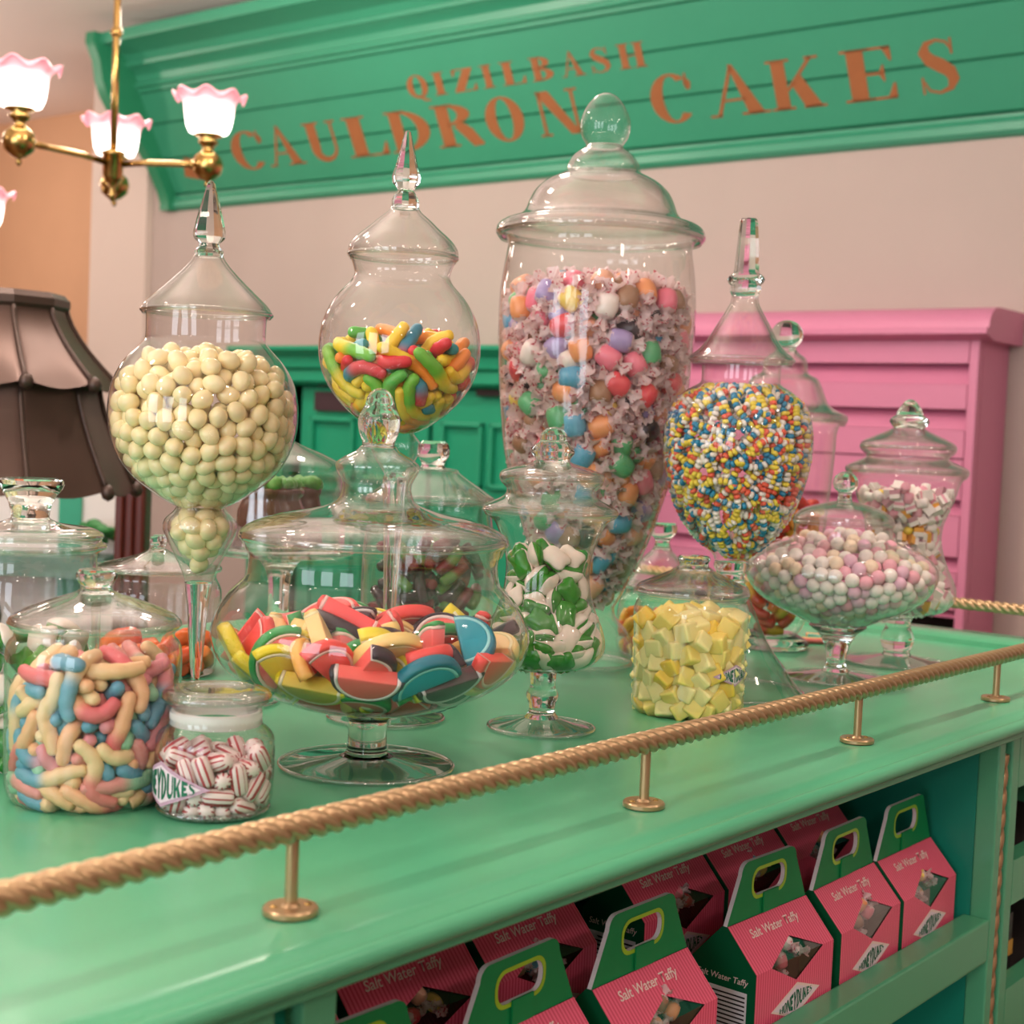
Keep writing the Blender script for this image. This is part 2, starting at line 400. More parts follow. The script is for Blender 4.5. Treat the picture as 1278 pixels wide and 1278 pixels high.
small = [('Q', 508, 534), ('I', 540, 556), ('Z', 564, 594), ('I', 601, 616), ('L', 625, 655), ('B', 662, 690), ('A', 700, 728), ('S', 736, 762), ('H', 771, 806)]
sign_word([(c, a, b, 108 - ((a + b) / 2 - 520) * .14) for c, a, b in small], b2, c2)
# a copper stroke painted left of the first capital
q = [bz(x, y) for x, y in ((225, 188), (225, 205))]
pl = [onX(x, y, 3.70)[1] for x, y in ((216, 196), (240, 198))]
link('flourish', polys_mesh('flourish', [[(pl[0], b1 - .0), (pl[1] + .03, b1 - .015), (pl[1], b1 + .05), (pl[0] - .03, b1 + .065)]], lambda y, z: (board(z) - .0015 - XW, y - 2.5, z - 2.2)), M['copper'], sg)

# ------------------------------------------------------------------ green dresser and pink cabinet at the back wall
def xy(px, py, X): return onX(px, py, X)[1:]
dX = 3.36
ds = empty('green_dresser', (dX, 3.4, 0), label='sea-green panelled cupboard against the back wall, behind the globe jar of gummy worms', cat='cupboard')
y1 = xy(312, 560, dX)[0]; y0 = xy(690, 560, dX)[0]; zt = xy(467, 433, dX)[1]; zc = xy(467, 482, dX)[1]
B = lambda: MB()
local(B().box((dX + .05, y0, 0), (XW - .002, y0 + .03, zc)).box((dX + .05, y1 - .03, 0), (XW - .002, y1, zc)).box((XW - .03, y0 + .03, 0), (XW - .002, y1 - .03, zc)).box((dX + .05, y0 + .03, .0), (XW - .03, y1 - .03, .1)), ds).build('carcass', M['dresser'], ds)
cp = [(dX, zc), (dX - .02, zc + .012), (dX - .02, zc + .045), (dX - .035, zc + .055), (dX - .04, zt - .035), (dX - .07, zt - .012), (dX - .07, zt), (XW - .002, zt), (XW - .002, zc)]
auto_smooth(local(B().prism(cp, y0 - .05, y1 + .05, 1), ds).build('cornice', M['dresser'], ds), 30)
ya = xy(352, 560, dX)[0]
for a, b in ((ya, y1), (y0, y0 + .08)): local(B().box((dX, a, 0), (dX + .05, b, zc)), ds).build('stile', M['dresser'], ds)
yd = [xy(px, 560, dX + .02)[0] for px in (372, 530, 536, 684)]
for a, b in ((yd[1], yd[0]), (yd[3], yd[2])):
    d = local(B().box((dX + .03, a, .12), (dX + .05, b, zc - .004)), ds).build('door', M['dresser'], ds, bevel=.003)
    w = b - a
    for z0, z1 in ((.2, .72), (.8, 1.20), (1.23, zc - .10)):
        for s0, s1 in ((.10, .48), (.54, .90)):
            p = B()
            p.box((dX + .012, a + w * s0, z0), (dX + .03, a + w * s1, z0 + .014)).box((dX + .012, a + w * s0, z1 - .014), (dX + .03, a + w * s1, z1)).box((dX + .012, a + w * s0, z0), (dX + .03, a + w * s0 + .014, z1)).box((dX + .012, a + w * s1 - .014, z0), (dX + .03, a + w * s1, z1))
            local(p, ds).build('panel_moulding', M['dresser'], d, bevel=.004)
(pa_, pz) = xy(388, 500, dX); pb_ = xy(432, 500, dX)[0]
local(B().box((dX + .015, pb_, pz - .03), (dX + .035, pa_, pz + .03)), ds).build('name_plate', M['plate'], ds)
local(B().box((dX + .015, xy(420, 480, dX)[0], pz + .045), (dX + .035, xy(392, 480, dX)[0], pz + .06)), ds).build('hinge', M['plate'], ds)
hy, hz = xy(612, 489, dX); local(B().box((dX + .008, hy - .05, hz - .012), (dX + .03, hy + .06, hz + .006)).box((dX + .005, hy - .06, hz - .02), (dX + .03, hy - .045, hz + .015)), ds).build('hinge', M['black'], ds)

pX = 3.60
pk = empty('pink_cabinet', (pX, 2.1, 0), label='tall pink cabinet with slatted drawer fronts against the back wall', cat='cabinet')
yr = xy(1215, 560, pX)[0]; yl = xy(800, 560, pX)[0]
ztop = xy(1050, 386, pX)[1]; z1 = xy(1050, 421, pX)[1]
local(B().box((pX + .03, yr, 0), (XW - .002, yr + .03, z1)).box((pX + .03, yl - .03, 0), (XW - .002, yl, z1)).box((XW - .02, yr + .03, 0), (XW - .002, yl - .03, z1)), pk).build('carcass', M['pink'], pk)
cp = [(pX, z1 - .01), (pX - .03, z1), (pX - .05, z1 + .004), (pX - .05, z1 + .018)]
for i in range(7):
    a = PI / 2 * i / 6; cp.append((pX - .05 + .015 + .06 * (1 - math.cos(a)), z1 + .02 + (ztop - z1 - .02) * math.sin(a)))
cp += [(XW - .002, ztop), (XW - .002, z1 - .01)]
auto_smooth(local(B().prism(cp, yr - .035, yl + .03, 1), pk).build('cornice', M['pink'], pk), 30)
ys_ = xy(1203, 560, pX)[0]
for a, b in ((yr, ys_), (yl - .06, yl)): local(B().box((pX, a, 0), (pX + .03, b, z1)), pk).build('stile', M['pink'], pk, bevel=.004)
# slatted fronts: upright faces with a slanting recess above each
ypx = lambda y: xy(1130, y, pX)[1]
rows = [(420, 453), (479, 509), (535, 569), (571, 620), (640, 690), (710, 755)]
for (a, b), nx in zip(rows, rows[1:] + [(766, 900)]):
    za, zb, zn = ypx(a), ypx(b), ypx(nx[0])
    pr = [(pX + .06, za), (pX + .002, za), (pX + .002, zb), (pX + .050, zb + .004), (pX + .012, zn + .001), (pX + .06, zn)]
    local(B().prism(pr, ys_ + .002, yl - .06, 1), pk).build('drawer_front', M['pink'], pk)
local(B().box((pX + .15, yr + .03, .1), (pX + .17, yl - .03, ypx(766))), pk).build('recess_shade', M['dark'], pk)  # dark-coloured sheet paints the shade of the open recess under the drawers

# ------------------------------------------------------------------ things at the far left behind the jars
# white display panel with a green stripe and a mahogany post
dp = empty('display_partition', (3.2, 4.2, 0), label='pale panelled partition with a green stripe, below the bronze lampshade', cat='partition')
p0 = at(-60, 640, 3.7); p1 = at(150, 640, 3.7)
u = Vector((p1 - p0)); u.z = 0; L_ = u.length; ang = math.atan2(u.y, u.x)
dp.location = (p0[0], p0[1], 0); dp.rotation_euler = (0, 0, ang)
ztp = at(60, 596, 3.7)[2]
B().box((0, 0, 0), (L_, .06, ztp)).build('panel', M['white'], dp)
s0, s1 = L_ * (135 / 210), L_ * (163 / 210)
B().box((s0, -.012, .9), (s1, 0, ztp)).build('stripe', M['dresser'], dp)
B().box((0, -.14, at(60, 688, 3.7)[2] - .05), (L_, 0, at(60, 688, 3.7)[2])).build('ledge', mat('blue_green_ledge', '5f7f72', .5), dp)
q0 = at(147, 660, 3.3); q1 = at(184, 660, 3.3); wp = (q1 - q0); hw = math.hypot(wp[0], wp[1]) / 2; qc = (q0 + q1) / 2
ps = empty('wooden_post', (qc[0], qc[1], 0), label='reddish mahogany post with fluted face under the globe of cream sweets', cat='post'); ps.rotation_euler = (0, 0, ang)
ztp = 1.40
for k in range(3): B().box((-hw + k * hw * .68, -hw, 0), (-hw + k * hw * .68 + hw * .60, hw, ztp - .03)).build('flute', M['mahog'], ps, bevel=.006)
B().box((-hw, -hw + .012, 0), (hw, hw - .003, ztp - .04)).build('core', M['mahog'], ps)
B().box((-hw - .008, -hw - .008, ztp - .03), (hw + .008, hw + .008, ztp)).build('cap', M['mahog'], ps, bevel=.004)
# small green plant resting on the ledge
gp = at(122, 668, 3.62)
pl = empty('green_sprig', (gp[0], gp[1], at(60, 688, 3.7)[2]), label='small dark green sprig on the ledge left of the wooden post', cat='plant')
mb = MB(); rr = random.Random(3)
for k in range(30):
    c = (rr.gauss(0, .03), rr.gauss(0, .02), .03 + rr.random() * .05); r = .014 + rr.random() * .008
    mb.lathe([(0, -r * .6), (r * .8, -r * .35), (r, 0), (r * .8, r * .35), (0, r * .6)], 7, c)
link('leaves', mb.me('leaves'), mat('dark_leaf', '2f7a3a', .5), pl)
MB().tube([(0, 0, 0), (.005, 0, .02), (0, .002, .05)], .004, 6).build('stem', mat('stem_green', '4a6a34', .6), pl)

# bronze two-tier lamp
lc = at(-8, 500, 2.55); kx = 2.55 / F
lz = lambda y: at(-8, y, 2.55)[2]
lp = empty('floor_lamp', (lc[0], lc[1], 0), label='floor lamp with a two-tier bronze satin pagoda shade at the left edge', cat='lamp')
def tier(prof, n=10, per=9, drop=.012, a0=.2):
    """scalloped panelled shade: radius sags between ribs"""
    v = []; f = []; N = n * per
    for i, (r, z) in enumerate(prof):
        t = i / (len(prof) - 1)
        for k in range(N):
            a = a0 + 2 * PI * k / N; s = (k % per) / per; bow = math.sin(PI * s)
            R = r * (1 - .045 * bow); dz = -drop * bow * max(0, t - .75) * 4
            v.append((R * math.cos(a), R * math.sin(a), z + dz))
    for i in range(len(prof) - 1):
        for k in range(N):
            k2 = (k + 1) % N; f.append((i * N + k, i * N + k2, (i + 1) * N + k2, (i + 1) * N + k))
    return MB().add(v, f)
def curve_prof(y0, r0, y1, r1, p, n=9):
    return [(kx * (r0 + (r1 - r0) * (i / n) ** p), lz(y0 + (y1 - y0) * i / n)) for i in range(n + 1)]
A0 = math.atan2(-lc[1], -lc[0]) + PI / 10 - .08
t1 = curve_prof(381, 84, 474, 150, 1.5); t2 = curve_prof(478, 126, 604, 174, 1.35)
sh = tier(t1, a0=A0).build('upper_shade', M['bronze'], lp, smooth=True); sh2 = tier(t2, a0=A0).build('lower_shade', M['bronze'], lp, smooth=True)
for s_, pr in ((sh, t1), (sh2, t2)):
    for k in range(10):
        a = A0 + 2 * PI * k / 10
        MB().tube([(r * 1.008 * math.cos(a), r * 1.008 * math.sin(a), z) for r, z in pr], .0042, 6).build('rib', M['bronze_trim'], s_, smooth=True)
        r, z = pr[-1]
        MB().lathe([(0, -.014), (.009, -.009), (.012, 0), (.009, .009), (0, .014)], 10, (r * 1.01 * math.cos(a), r * 1.01 * math.sin(a), z - .003)).build('bead', M['bronze_trim'], s_, smooth=True)
r0 = t1[0][0]; MB().lathe([(0, t1[0][1] + .022), (r0 * .97, t1[0][1] + .022), (r0 * 1.06, t1[0][1] + .012), (r0 * 1.06, t1[0][1]), (r0 * .98, t1[0][1] - .012)], 10, a0=A0).build('top_ring', M['bronze_trim'], lp)
MB().lathe([(0, 0), (.16, 0), (.16, .02), (.05, .05), (.015, .09), (.015, 1.0), (.022, 1.05), (.012, 1.1), (.012, t1[0][1] + .01), (0, t1[0][1] + .01)], 24).build('pole', M['bronze_trim'], lp, smooth=True)

# ------------------------------------------------------------------ chandelier
CD = 3.6
hub = at(141, 205, CD)
ch = empty('chandelier', (hub[0], hub[1], hub[2]), label='brass gas-style chandelier with frosted pink-rimmed glass shades, hanging at the upper left', cat='chandelier')
cl = lambda p: (p[0] - hub[0], p[1] - hub[1], p[2] - hub[2])
MB().tube([(0, 0, -.01), (0, 0, .25), (0, 0, CEIL - hub[2])], .0085, 10).build('rod', M['brass'], ch, smooth=True)
MB().lathe([(0, .30), (.012, .30), (.015, .31), (.012, .32), (0, .32)], 12).build('rod_collar', M['brass'], ch, smooth=True)
MB().lathe([(0, -.09), (.006, -.085), (.010, -.07), (.006, -.055), (.018, -.04), (.024, -.03), (.024, .02), (.030, .025), (.024, .03), (.012, .035), (0, .04)], 20).build('hub', M['brass'], ch, smooth=True)
MB().lathe([(0, CEIL - hub[2] - .001), (.06, CEIL - hub[2] - .001), (.05, CEIL - hub[2] - .03), (.01, CEIL - hub[2] - .05), (0, CEIL - hub[2] - .05)], 24).build('ceiling_rose', M['brass'], ch, smooth=True)
def shade_material():
    m = bpy.data.materials.new('lit_frosted_glass'); m.use_nodes = True; n = m.node_tree.nodes; l = m.node_tree.links; b = n['Principled BSDF']
    at_ = n.new('ShaderNodeAttribute'); at_.attribute_name = 'Col'
    l.new(at_.outputs['Color'], b.inputs['Base Color']); l.new(at_.outputs['Color'], b.inputs['Emission Color'])
    b.inputs['Roughness'].default_value = .3
    l.new(at_.outputs['Alpha'], b.inputs['Emission Strength'])
    return m
SHM = shade_material()
def shade_mesh():
    prof = [(.030, 0), (.046, .006), (.053, .022), (.057, .045), (.060, .068), (.066, .084), (.079, .095), (.084, .094), (.086, .088)]
    n = 64; v = []; f = []; cc = []
    for i, (r, z) in enumerate(prof):
        t = max(0, (i - 4) / 4)
        for k in range(n):
            a = 2 * PI * k / n; wv = math.cos(a * 8)
            R = r * (1 + .035 * t * wv); v.append((R * math.cos(a), R * math.sin(a), z + .010 * t * wv))
            w = min(1, max(0, (z - .035) / .055)) if i < 6 else 1
            cc.append((1, .93 - .47 * w, .84 - .30 * w, 4.5 * (1 - w) ** 2 + .32))
    for i in range(len(prof) - 1):
        for k in range(n): f.append((i * n + k, i * n + (k + 1) % n, (i + 1) * n + (k + 1) % n, (i + 1) * n + k))
    me = mesh('glass_shade', v, f); a = me.color_attributes.new('Col', 'FLOAT_COLOR', 'POINT'); a.data.foreach_set('color', [x for c in cc for x in c]); return me
SH = shade_mesh(); SH.materials.append(SHM)
ends = [(at(24, 176, CD - .28), True), (at(259, 206, CD - .02), True), (at(143, 231, CD + .24), True)]
for p, _ in ends:
    e = Vector(cl(p)); d = Vector((e.x, e.y, 0)).normalized()
    s_ = d * .02
    arm = MB().tube([s_, s_ + (e - s_) * .3 + Vector((0, 0, .004)), s_ + (e - s_) * .7 + Vector((0, 0, .002)), e - d * .02], .0075, 10).build('arm', M['brass'], ch, smooth=True)
    MB().lathe([(0, -.055), (.004, -.052), (.007, -.045), (.004, -.038), (.016, -.034), (.032, -.020), (.037, 0), (.032, .018), (.018, .030), (.012, .036), (.015, .044), (.022, .050), (.024, .056), (.016, .060), (.033, .068), (.033, .072), (0, .072)], 24, e).build('font_ball', M['brass'], arm, smooth=True)
    MB().lathe([(0, -.012), (.010, -.008), (.013, 0), (.010, .008), (0, .012)], 12, e - d * .036).build('arm_knuckle', M['brass'], arm, smooth=True)
    link('glass_shade', SH, None, ch, (e.x, e.y, e.z + .070))
# a second, lower chandelier whose shade just shows at the left edge
e = at(-26, 318, 3.9)
c2 = empty('chandelier', tuple(e), label='farther brass chandelier of which only a pink shade edge shows at the left border', cat='chandelier')
MB().tube([(0, .30, .03), (0, .30, CEIL - e[2])], .0085, 10).build('rod', M['brass'], c2, smooth=True)
a2 = MB().tube([(0, .29, .0), (0, .15, .005), (0, .02, 0)], .0075, 10).build('arm', M['brass'], c2, smooth=True)
MB().lathe([(0, -.055), (.006, -.045), (.016, -.034), (.032, -.020), (.037, 0), (.032, .018), (.012, .036), (.022, .050), (.033, .068), (0, .070)], 24).build('font_ball', M['brass'], a2, smooth=True)
MB().lathe([(0, -.05), (.02, -.03), (.026, 0), (.018, .03), (0, .04)], 20, (0, .30, 0)).build('hub', M['brass'], c2, smooth=True)
link('glass_shade', SH, None, c2, (0, 0, .068))

#=====COUNTER=====
# ------------------------------------------------------------------ counter with open shelf bays
X0, X1, YF, YB = -.55, 2.36, .60, 1.72
ct = empty('display_counter', (.9, 1.15, 0), label='mint green display counter with moulded edge, covered in glass sweet jars', cat='counter')
prof = [(YB, T), (.622, T), (.616, T - .0006), (.612, T - .002), (.609, T - .0035), (.605, T - .004), (.603, T - .0045)]
r = .0074; cy, cz = .5985, T - .0102
for i in range(9):
    a = math.radians(70 + 195 * i / 8); prof.append((cy + r * math.cos(a), cz + r * math.sin(a)))
prof += [(.606, T - .0178), (.607, T - .0195), (.612, T - .0200), (.612, T - .0310), (.615, T - .0330), (YB, T - .0330)]
auto_smooth(local(MB().prism(prof, X0, X1, 0), ct).build('top', M['mint'], ct), 30)
# raised edge at the far end and the back
ep = [(2.262, T), (2.264, T + .008), (2.28, T + .014), (2.34, T + .014), (2.36, T + .006), (2.36, T)]
auto_smooth(local(MB().prism(ep, .66, YB, 1), ct).build('raised_edge', M['mint'], ct), 30)
xA, xB = .649, 1.742                                           # shelf bay
st = lambda a, b: local(MB().box((a, .635, .05), (b, .66, T - .033)), ct).build('stile', M['mint'], ct, bevel=.002)
st(.560, .598); st(.620, xA); st(xB, 1.762); st(1.786, 1.81)
local(MB().box((.598, .65, .05), (.620, .66, T - .033)), ct).build('stile', M['teal'], ct)
local(MB().box((1.762, .65, .05), (1.786, .66, T - .033)), ct).build('stile', M['teal'], ct)
def rope_mesh(L, R, pitch, strands=3, n=36, per=30, depth=.36):
    k = int(L / pitch * per) + 1; v = []; f = []
    for i in range(k + 1):
        x = L * i / k; tw = 2 * PI * x / pitch
        for j in range(n):
            a = 2 * PI * j / n; c = abs(math.cos(strands * (a - tw) / 2))
            rr = R * (1 - depth + depth * c ** .75)
            v.append((x, rr * math.cos(a), rr * math.sin(a)))
    for i in range(k):
        for j in range(n):
            f.append((i * n + j, i * n + (j + 1) % n, (i + 1) * n + (j + 1) % n, (i + 1) * n + j))
    f += [tuple(range(n))[::-1], tuple(range(k * n, (k + 1) * n))]
    return mesh('rope', v, f)
for x in (.609, 1.774):
    o = link('rope_trim', rope_mesh(.98, .0075, .05, 2), M['gold'], ct, (x - .9, .643 - 1.15, .06), (0, -PI / 2, 0))
local(MB().box((xA, .635, .797), (xB, .668, .848)), ct).build('shelf_lip', M['mint'], ct, bevel=.003)
local(MB().box((xA, .668, .79), (xB, 1.02, .81)), ct).build('shelf', M['teal'], ct)
local(MB().box((xA, .66, .30), (xB, 1.02, .32)), ct).build('shelf', M['teal'], ct)
local(MB().box((xA, .765, .81), (xB, 1.02, .844)), ct).build('riser', M['teal'], ct)
local(MB().box((xA - .02, 1.02, .05), (2.30, 1.04, T - .033)), ct).build('back_panel', M['teal'], ct)
local(MB().box((xA - .02, .66, .05), (xA, 1.02, T - .033)), ct).build('divider', M['teal'], ct)
local(MB().box((xB, .66, .05), (xB + .012, 1.02, T - .033)), ct).build('divider', M['teal'], ct)
# the bay to the right and the closed left end
local(MB().box((1.81, .635, .995), (2.28, .66, T - .033)), ct).build('rail', M['mint'], ct)
local(MB().box((1.81, .635, .85), (2.28, .66, .905)).box((1.81, .635, .05), (2.28, .66, .745)), ct).build('rail', M['mint'], ct)
local(MB().box((2.26, .635, .05), (2.30, .66, T - .033)), ct).build('stile', M['mint'], ct)
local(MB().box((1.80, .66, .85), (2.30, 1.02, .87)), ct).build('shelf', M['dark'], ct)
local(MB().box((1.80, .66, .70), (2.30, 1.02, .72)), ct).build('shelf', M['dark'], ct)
local(MB().box((2.28, .66, .05), (2.30, 1.7, T - .033)), ct).build('end_panel', M['mint'], ct)
local(MB().box((X0 + .05, .637, .05), (.560, .66, T - .033)), ct).build('end_panel', M['mint'], ct)
local(MB().box((X0 + .05, .66, .05), (X0 + .07, 1.7, T - .033)).box((X0 + .07, 1.68, .05), (2.28, 1.7, T - .033)), ct).build('end_panel', M['mint'], ct)
local(MB().box((X0 + .06, .67, 0), (2.27, 1.69, .05)), ct).build('plinth', M['dark'], ct)

# ------------------------------------------------------------------ rope rail
rl = empty('rope_rail', (1.0, .655, T + .0004), label='gold twisted rope rail on slim posts along the counter edge', cat='rail')
RZ = .0555
XE = 2.312
link('rope', rope_mesh(XE - .0 + .60, .0094, .055, 4), M['gold'], rl, (-.60 - 1.0, 0, RZ))
link('rope', rope_mesh(1.0, .0094, .055, 4), M['gold'], rl, (XE - 1.0, 0, RZ + .003), (0, 0, PI / 2))
def post(x, y, par, zb=0.):
    p = MB().lathe([(0, zb + .004), (.0041, zb + .004), (.0041, RZ), (0, RZ)], 14, (x, y, 0)).build('post', M['gold'], par, smooth=True); auto_smooth(p)
    fl = MB().lathe([(0, 0), (.0165, 0), (.0172, .0008), (.0172, .0035), (.0162, .0048), (.006, .0048), (.0045, .0065), (0, .0065)], 32, (x, y, zb)).build('flange', M['gold'], p, smooth=True); auto_smooth(fl)
    for a in (2.6, -.55):
        sx, sy = x + .0105 * math.cos(a), y + .0105 * math.sin(a)
        MB().lathe([(0, .0058), (.0012, .0058), (.0022, .0052), (.0026, .0046), (0, .0046)], 10, (sx, sy, zb)).build('screw', M['brass'], p, smooth=True)
for x in (.244, .633, 1.022, 1.412, 1.790, 2.18): post(x - 1.0, .662 - .655, rl)
for y in (1.02, 1.38): post(XE - 1.0, y - .655, rl, .0142)

# ------------------------------------------------------------------ taffy boxes
BW, BD, BS, BH, BR = .150, .074, .088, .126, .168              # width, depth, shoulder height, roof height, (unused top)
BRH = .183                                                     # top of the handle
def box_meshes():
    o = {}
    w, dd = BW / 2, BD / 2
    sl = (BH - BS)
    def front(sgn):
        # front + roof with a rhombic window that spans the fold; sgn -1 is the front (towards the viewer)
        cx = .003; ww = .050
        lo = [(-w, 0), (w, 0), (w, BS), (cx + ww, BS), (cx - .001, BS - .023), (cx - ww, BS), (-w, BS)]
        v = [(x, -dd, z) for x, z in lo]; b = len(v)
        k = (dd - .003) / sl
        ro = [(-w, BS), (cx - ww, BS), (cx + .006, BS + .016), (cx + ww, BS), (w, BS), (w, BH), (-w, BH)]
        v += [(x, -dd + (z - BS) * k, z) for x, z in ro]
        return v, [tuple(range(7)), tuple(range(7, 14))]
    v, f = front(-1)
    o['front_panel'] = mesh('front_panel', v, f, False, False)
    bk = [(-w, dd, 0), (w, dd, 0), (w, dd, BS), (-w, dd, BS), (w, .003, BH), (-w, .003, BH)]
    o['back_panel'] = mesh('back_panel', bk, [(1, 0, 3, 2), (2, 3, 5, 4)], False, False)
    sd = MB()
    for x in (-w, w):
        sd.add([(x, -dd, 0), (x, dd, 0), (x, dd, BS), (x, .003, BH), (x, -.003, BH), (x, -dd, BS)], [(0, 1, 2, 3, 4, 5)])
    sd.add([(-w, -dd, 0), (w, -dd, 0), (w, dd, 0), (-w, dd, 0)], [(0, 1, 2, 3)])
    o['side_panel'] = sd.me('side_panel', False, fix=False)
    # carry handle: tapered panel with a hand hole, doubled card
    hw0, hw1 = w, w * .70
    def outline(z0, z1, a, b, rc):
        pts = [(-a, z0), (a, z0)]
        for i in range(6): t = PI / 2 * i / 5; pts.append((b - rc + rc * math.cos(t), z1 - rc + rc * math.sin(t)))
        for i in range(6): t = PI / 2 + PI / 2 * i / 5; pts.append((-b + rc + rc * math.cos(t), z1 - rc + rc * math.sin(t)))
        return pts
    out = outline(BH, BRH, hw0, hw1, .012)
    zc_ = (BH + BRH) / 2 + .004
    def hole(g):
        a, b_, rc = .030 + g, .0125 + g, .011 + g * .6
        pts = []
        for cxs, czs, t0 in ((a - rc, b_ - rc, 0), (-a + rc, b_ - rc, PI / 2), (-a + rc, -b_ + rc, PI), (a - rc, -b_ + rc, 1.5 * PI)):
            for i in range(6): t = t0 + PI / 2 * i / 5; pts.append((cxs + rc * math.cos(t), zc_ + czs + rc * math.sin(t)))
        return pts
    def ring_mesh(name, outer, inner, y, flip=False):
        bm = bmesh.new(); es = []
        for pts in (outer, inner):
            vs = [bm.verts.new((x, y, z)) for x, z in pts]
            es += [bm.edges.new((vs[i], vs[(i + 1) % len(vs)])) for i in range(len(vs))]
        bmesh.ops.triangle_fill(bm, use_beauty=True, use_dissolve=False, edges=es)
        me = bpy.data.meshes.new(name); fill(me, bm); return me
    h = hole(0)
    for nm, y in (('handle', -.0022), ('handle_back', .0022)):
        o[nm] = ring_mesh(nm, out, h, y)
    # white cut edge of the card
    e = MB()
    for pts in (out, h):
        n = len(pts)
        for i in range(n):
            (x0, z0), (x1, z1_) = pts[i], pts[(i + 1) % n]
            e.add([(x0, -.0022, z0), (x1, -.0022, z1_), (x1, .0022, z1_), (x0, .0022, z0)], [(0, 1, 2, 3)])
    o['card_edge'] = e.me('card_edge', False, fix=False)
    o['lime_ring'] = ring_mesh('lime_ring', hole(.0035), h, -.0026)
    # folded-down tongue of the hand hole
    o['tongue'] = MB().box((-.012, -.0045, BH + .001), (.016, -.0028, zc_ - .011)).me('tongue', False)
    # window film and a dark sheet painting the shade inside the box
    cx_ = .003
    k = (dd - .003) / sl
    o['window'] = mesh('window', [(cx_ + .050, -dd + .0008, BS), (cx_ - .001, -dd + .0008, BS - .023), (cx_ - .050, -dd + .0008, BS), (cx_ + .006, -dd + .016 * k + .0008, BS + .016 - .0008)], [(0, 1, 2), (0, 2, 3)], False, False)
    o['inner_shade'] = MB().box((-.05, -dd + .030, .02), (.06, -dd + .032, BS + .02)).me('inner_shade', False)
    tx = text_mesh('Salt Water Taffy', .0135, .18, .0002)
    for vv in tx.vertices:
        x, y = vv.co.x, vv.co.y; z = BS + .0245 + y * .70; vv.co = (x - .005, -dd + (z - BS) * k - .0008, z)
    o['lettering'] = tx
    # rhombic badge low on the front
    cz_ = BS - .043; q = [(-.040, -.001), (.000, -.0145), (.044, .002), (.003, .0145)]
    o['badge'] = mesh('badge', [(x * 1.0, -dd - .0006, cz_ + z) for x, z in q], [(0, 1, 2, 3)], False, False)
    o['badge_edge'] = mesh('badge_edge', [(x * 1.13, -dd - .0004, cz_ + z * 1.20) for x, z in q], [(0, 1, 2, 3)], False, False)
    p, ww = word_polys('HONEYDUKES', .10, k=.26, h=.12, sf=0)
    def fn(a, b):
        t = a / ww - .5; hgt = .020 * (1 - 1.55 * abs(t)); x = t * .062 + .002; return (x, -dd - .0009, cz_ + x * .14 + (b - .5) * hgt)
    o['badge_lettering'] = polys_mesh('badge_lettering', p, fn)
    # printed panel on the left side
    o['side_label'] = mesh('side_label', [(-w - .0005, -.028, .008), (-w - .0005, .028, .008), (-w - .0005, .028, .068), (-w - .0005, -.028, .068)], [(0, 1, 2, 3)], False, False)
    lt = MB(); rr = random.Random(5)
    for i in range(13):
        z = .064 - i * .0042; lt.add([(-w - .0008, -.026, z), (-w - .0008, -.026 + .052 * (.6 + .4 * rr.random()), z), (-w - .0008, -.026 + .052 * .8, z - .0016), (-w - .0008, -.026, z - .0016)], [(0, 1, 2, 3)])
    o['fine_print'] = lt.me('fine_print', False, fix=False)
    tx2 = text_mesh('Salt Water Taffy', .0085, .18, .0001)
    for vv in tx2.vertices: vv.co = (-w - .0008, -vv.co.x, .075 + vv.co.y)
    o['side_lettering'] = tx2
    return o
BM_ = box_meshes()
mm = {'front_panel': 'card_pink', 'back_panel': 'card_pink', 'side_panel': 'card_dark', 'handle': 'card_green', 'handle_back': 'card_white', 'card_edge': 'card_white', 'lime_ring': 'card_lime', 'tongue': 'card_green',
      'inner_shade': 'dark', 'lettering': 'print', 'badge': 'tag', 'badge_edge': 'print', 'badge_lettering': 'print_green', 'side_label': 'card_white', 'fine_print': 'dark', 'side_lettering': 'print'}
for k_, me in BM_.items(): me.materials.append(FILM if k_ == 'window' else M[mm[k_]])
def taffy_box(x, y, z, rz, label, group):
    t = empty('taffy_box', (x, y, z), (0, 0, rz), label=label, cat='box', group=group)
    P = {}
    for k_ in ('front_panel', 'back_panel', 'side_panel', 'handle', 'window', 'inner_shade'): P[k_] = link(k_, BM_[k_], None, t)
    for k_ in ('handle_back', 'card_edge', 'lime_ring', 'tongue'): link(k_, BM_[k_], None, P['handle'])
    for k_ in ('lettering', 'badge', 'badge_edge', 'badge_lettering'): link(k_, BM_[k_], None, P['front_panel'])
    for k_ in ('side_label', 'fine_print', 'side_lettering'): link(k_, BM_[k_], None, P['side_panel'])
    return t
BOXZ = .8104; FY = .664 + BD / 2 + .007
BOXES = []
fr = [(.80 - .155 + .02 + .075, 'leftmost in the front row, only its green handle top showing'), (.925, 'front row, with a shiny white glint on its striped roof'), (1.098, 'front row, third from the left, standing before the gap'), (1.324, 'front row, showing its dark green printed side panel'), (1.492, 'front row, second from the right end of the shelf'), (1.647, 'front row, at the right end of the shelf')]
for i, (x, s_) in enumerate(fr):
    BOXES.append(taffy_box(x, FY, BOXZ, (-.02, .03, .0, -.03, .02, .01)[i], 'pink striped taffy box, ' + s_, 'pink taffy boxes on the shelf'))
bk = [(.735, 'back row, leftmost, lettering cut by the shelf post'), (.897, 'back row, behind the second green handle from the left'), (1.057, 'back row, left of the dark gap'), (1.285, 'back row, right of the dark gap'), (1.440, 'back row, second from the right'), (1.597, 'back row, rightmost, beside the teal shelf wall')]
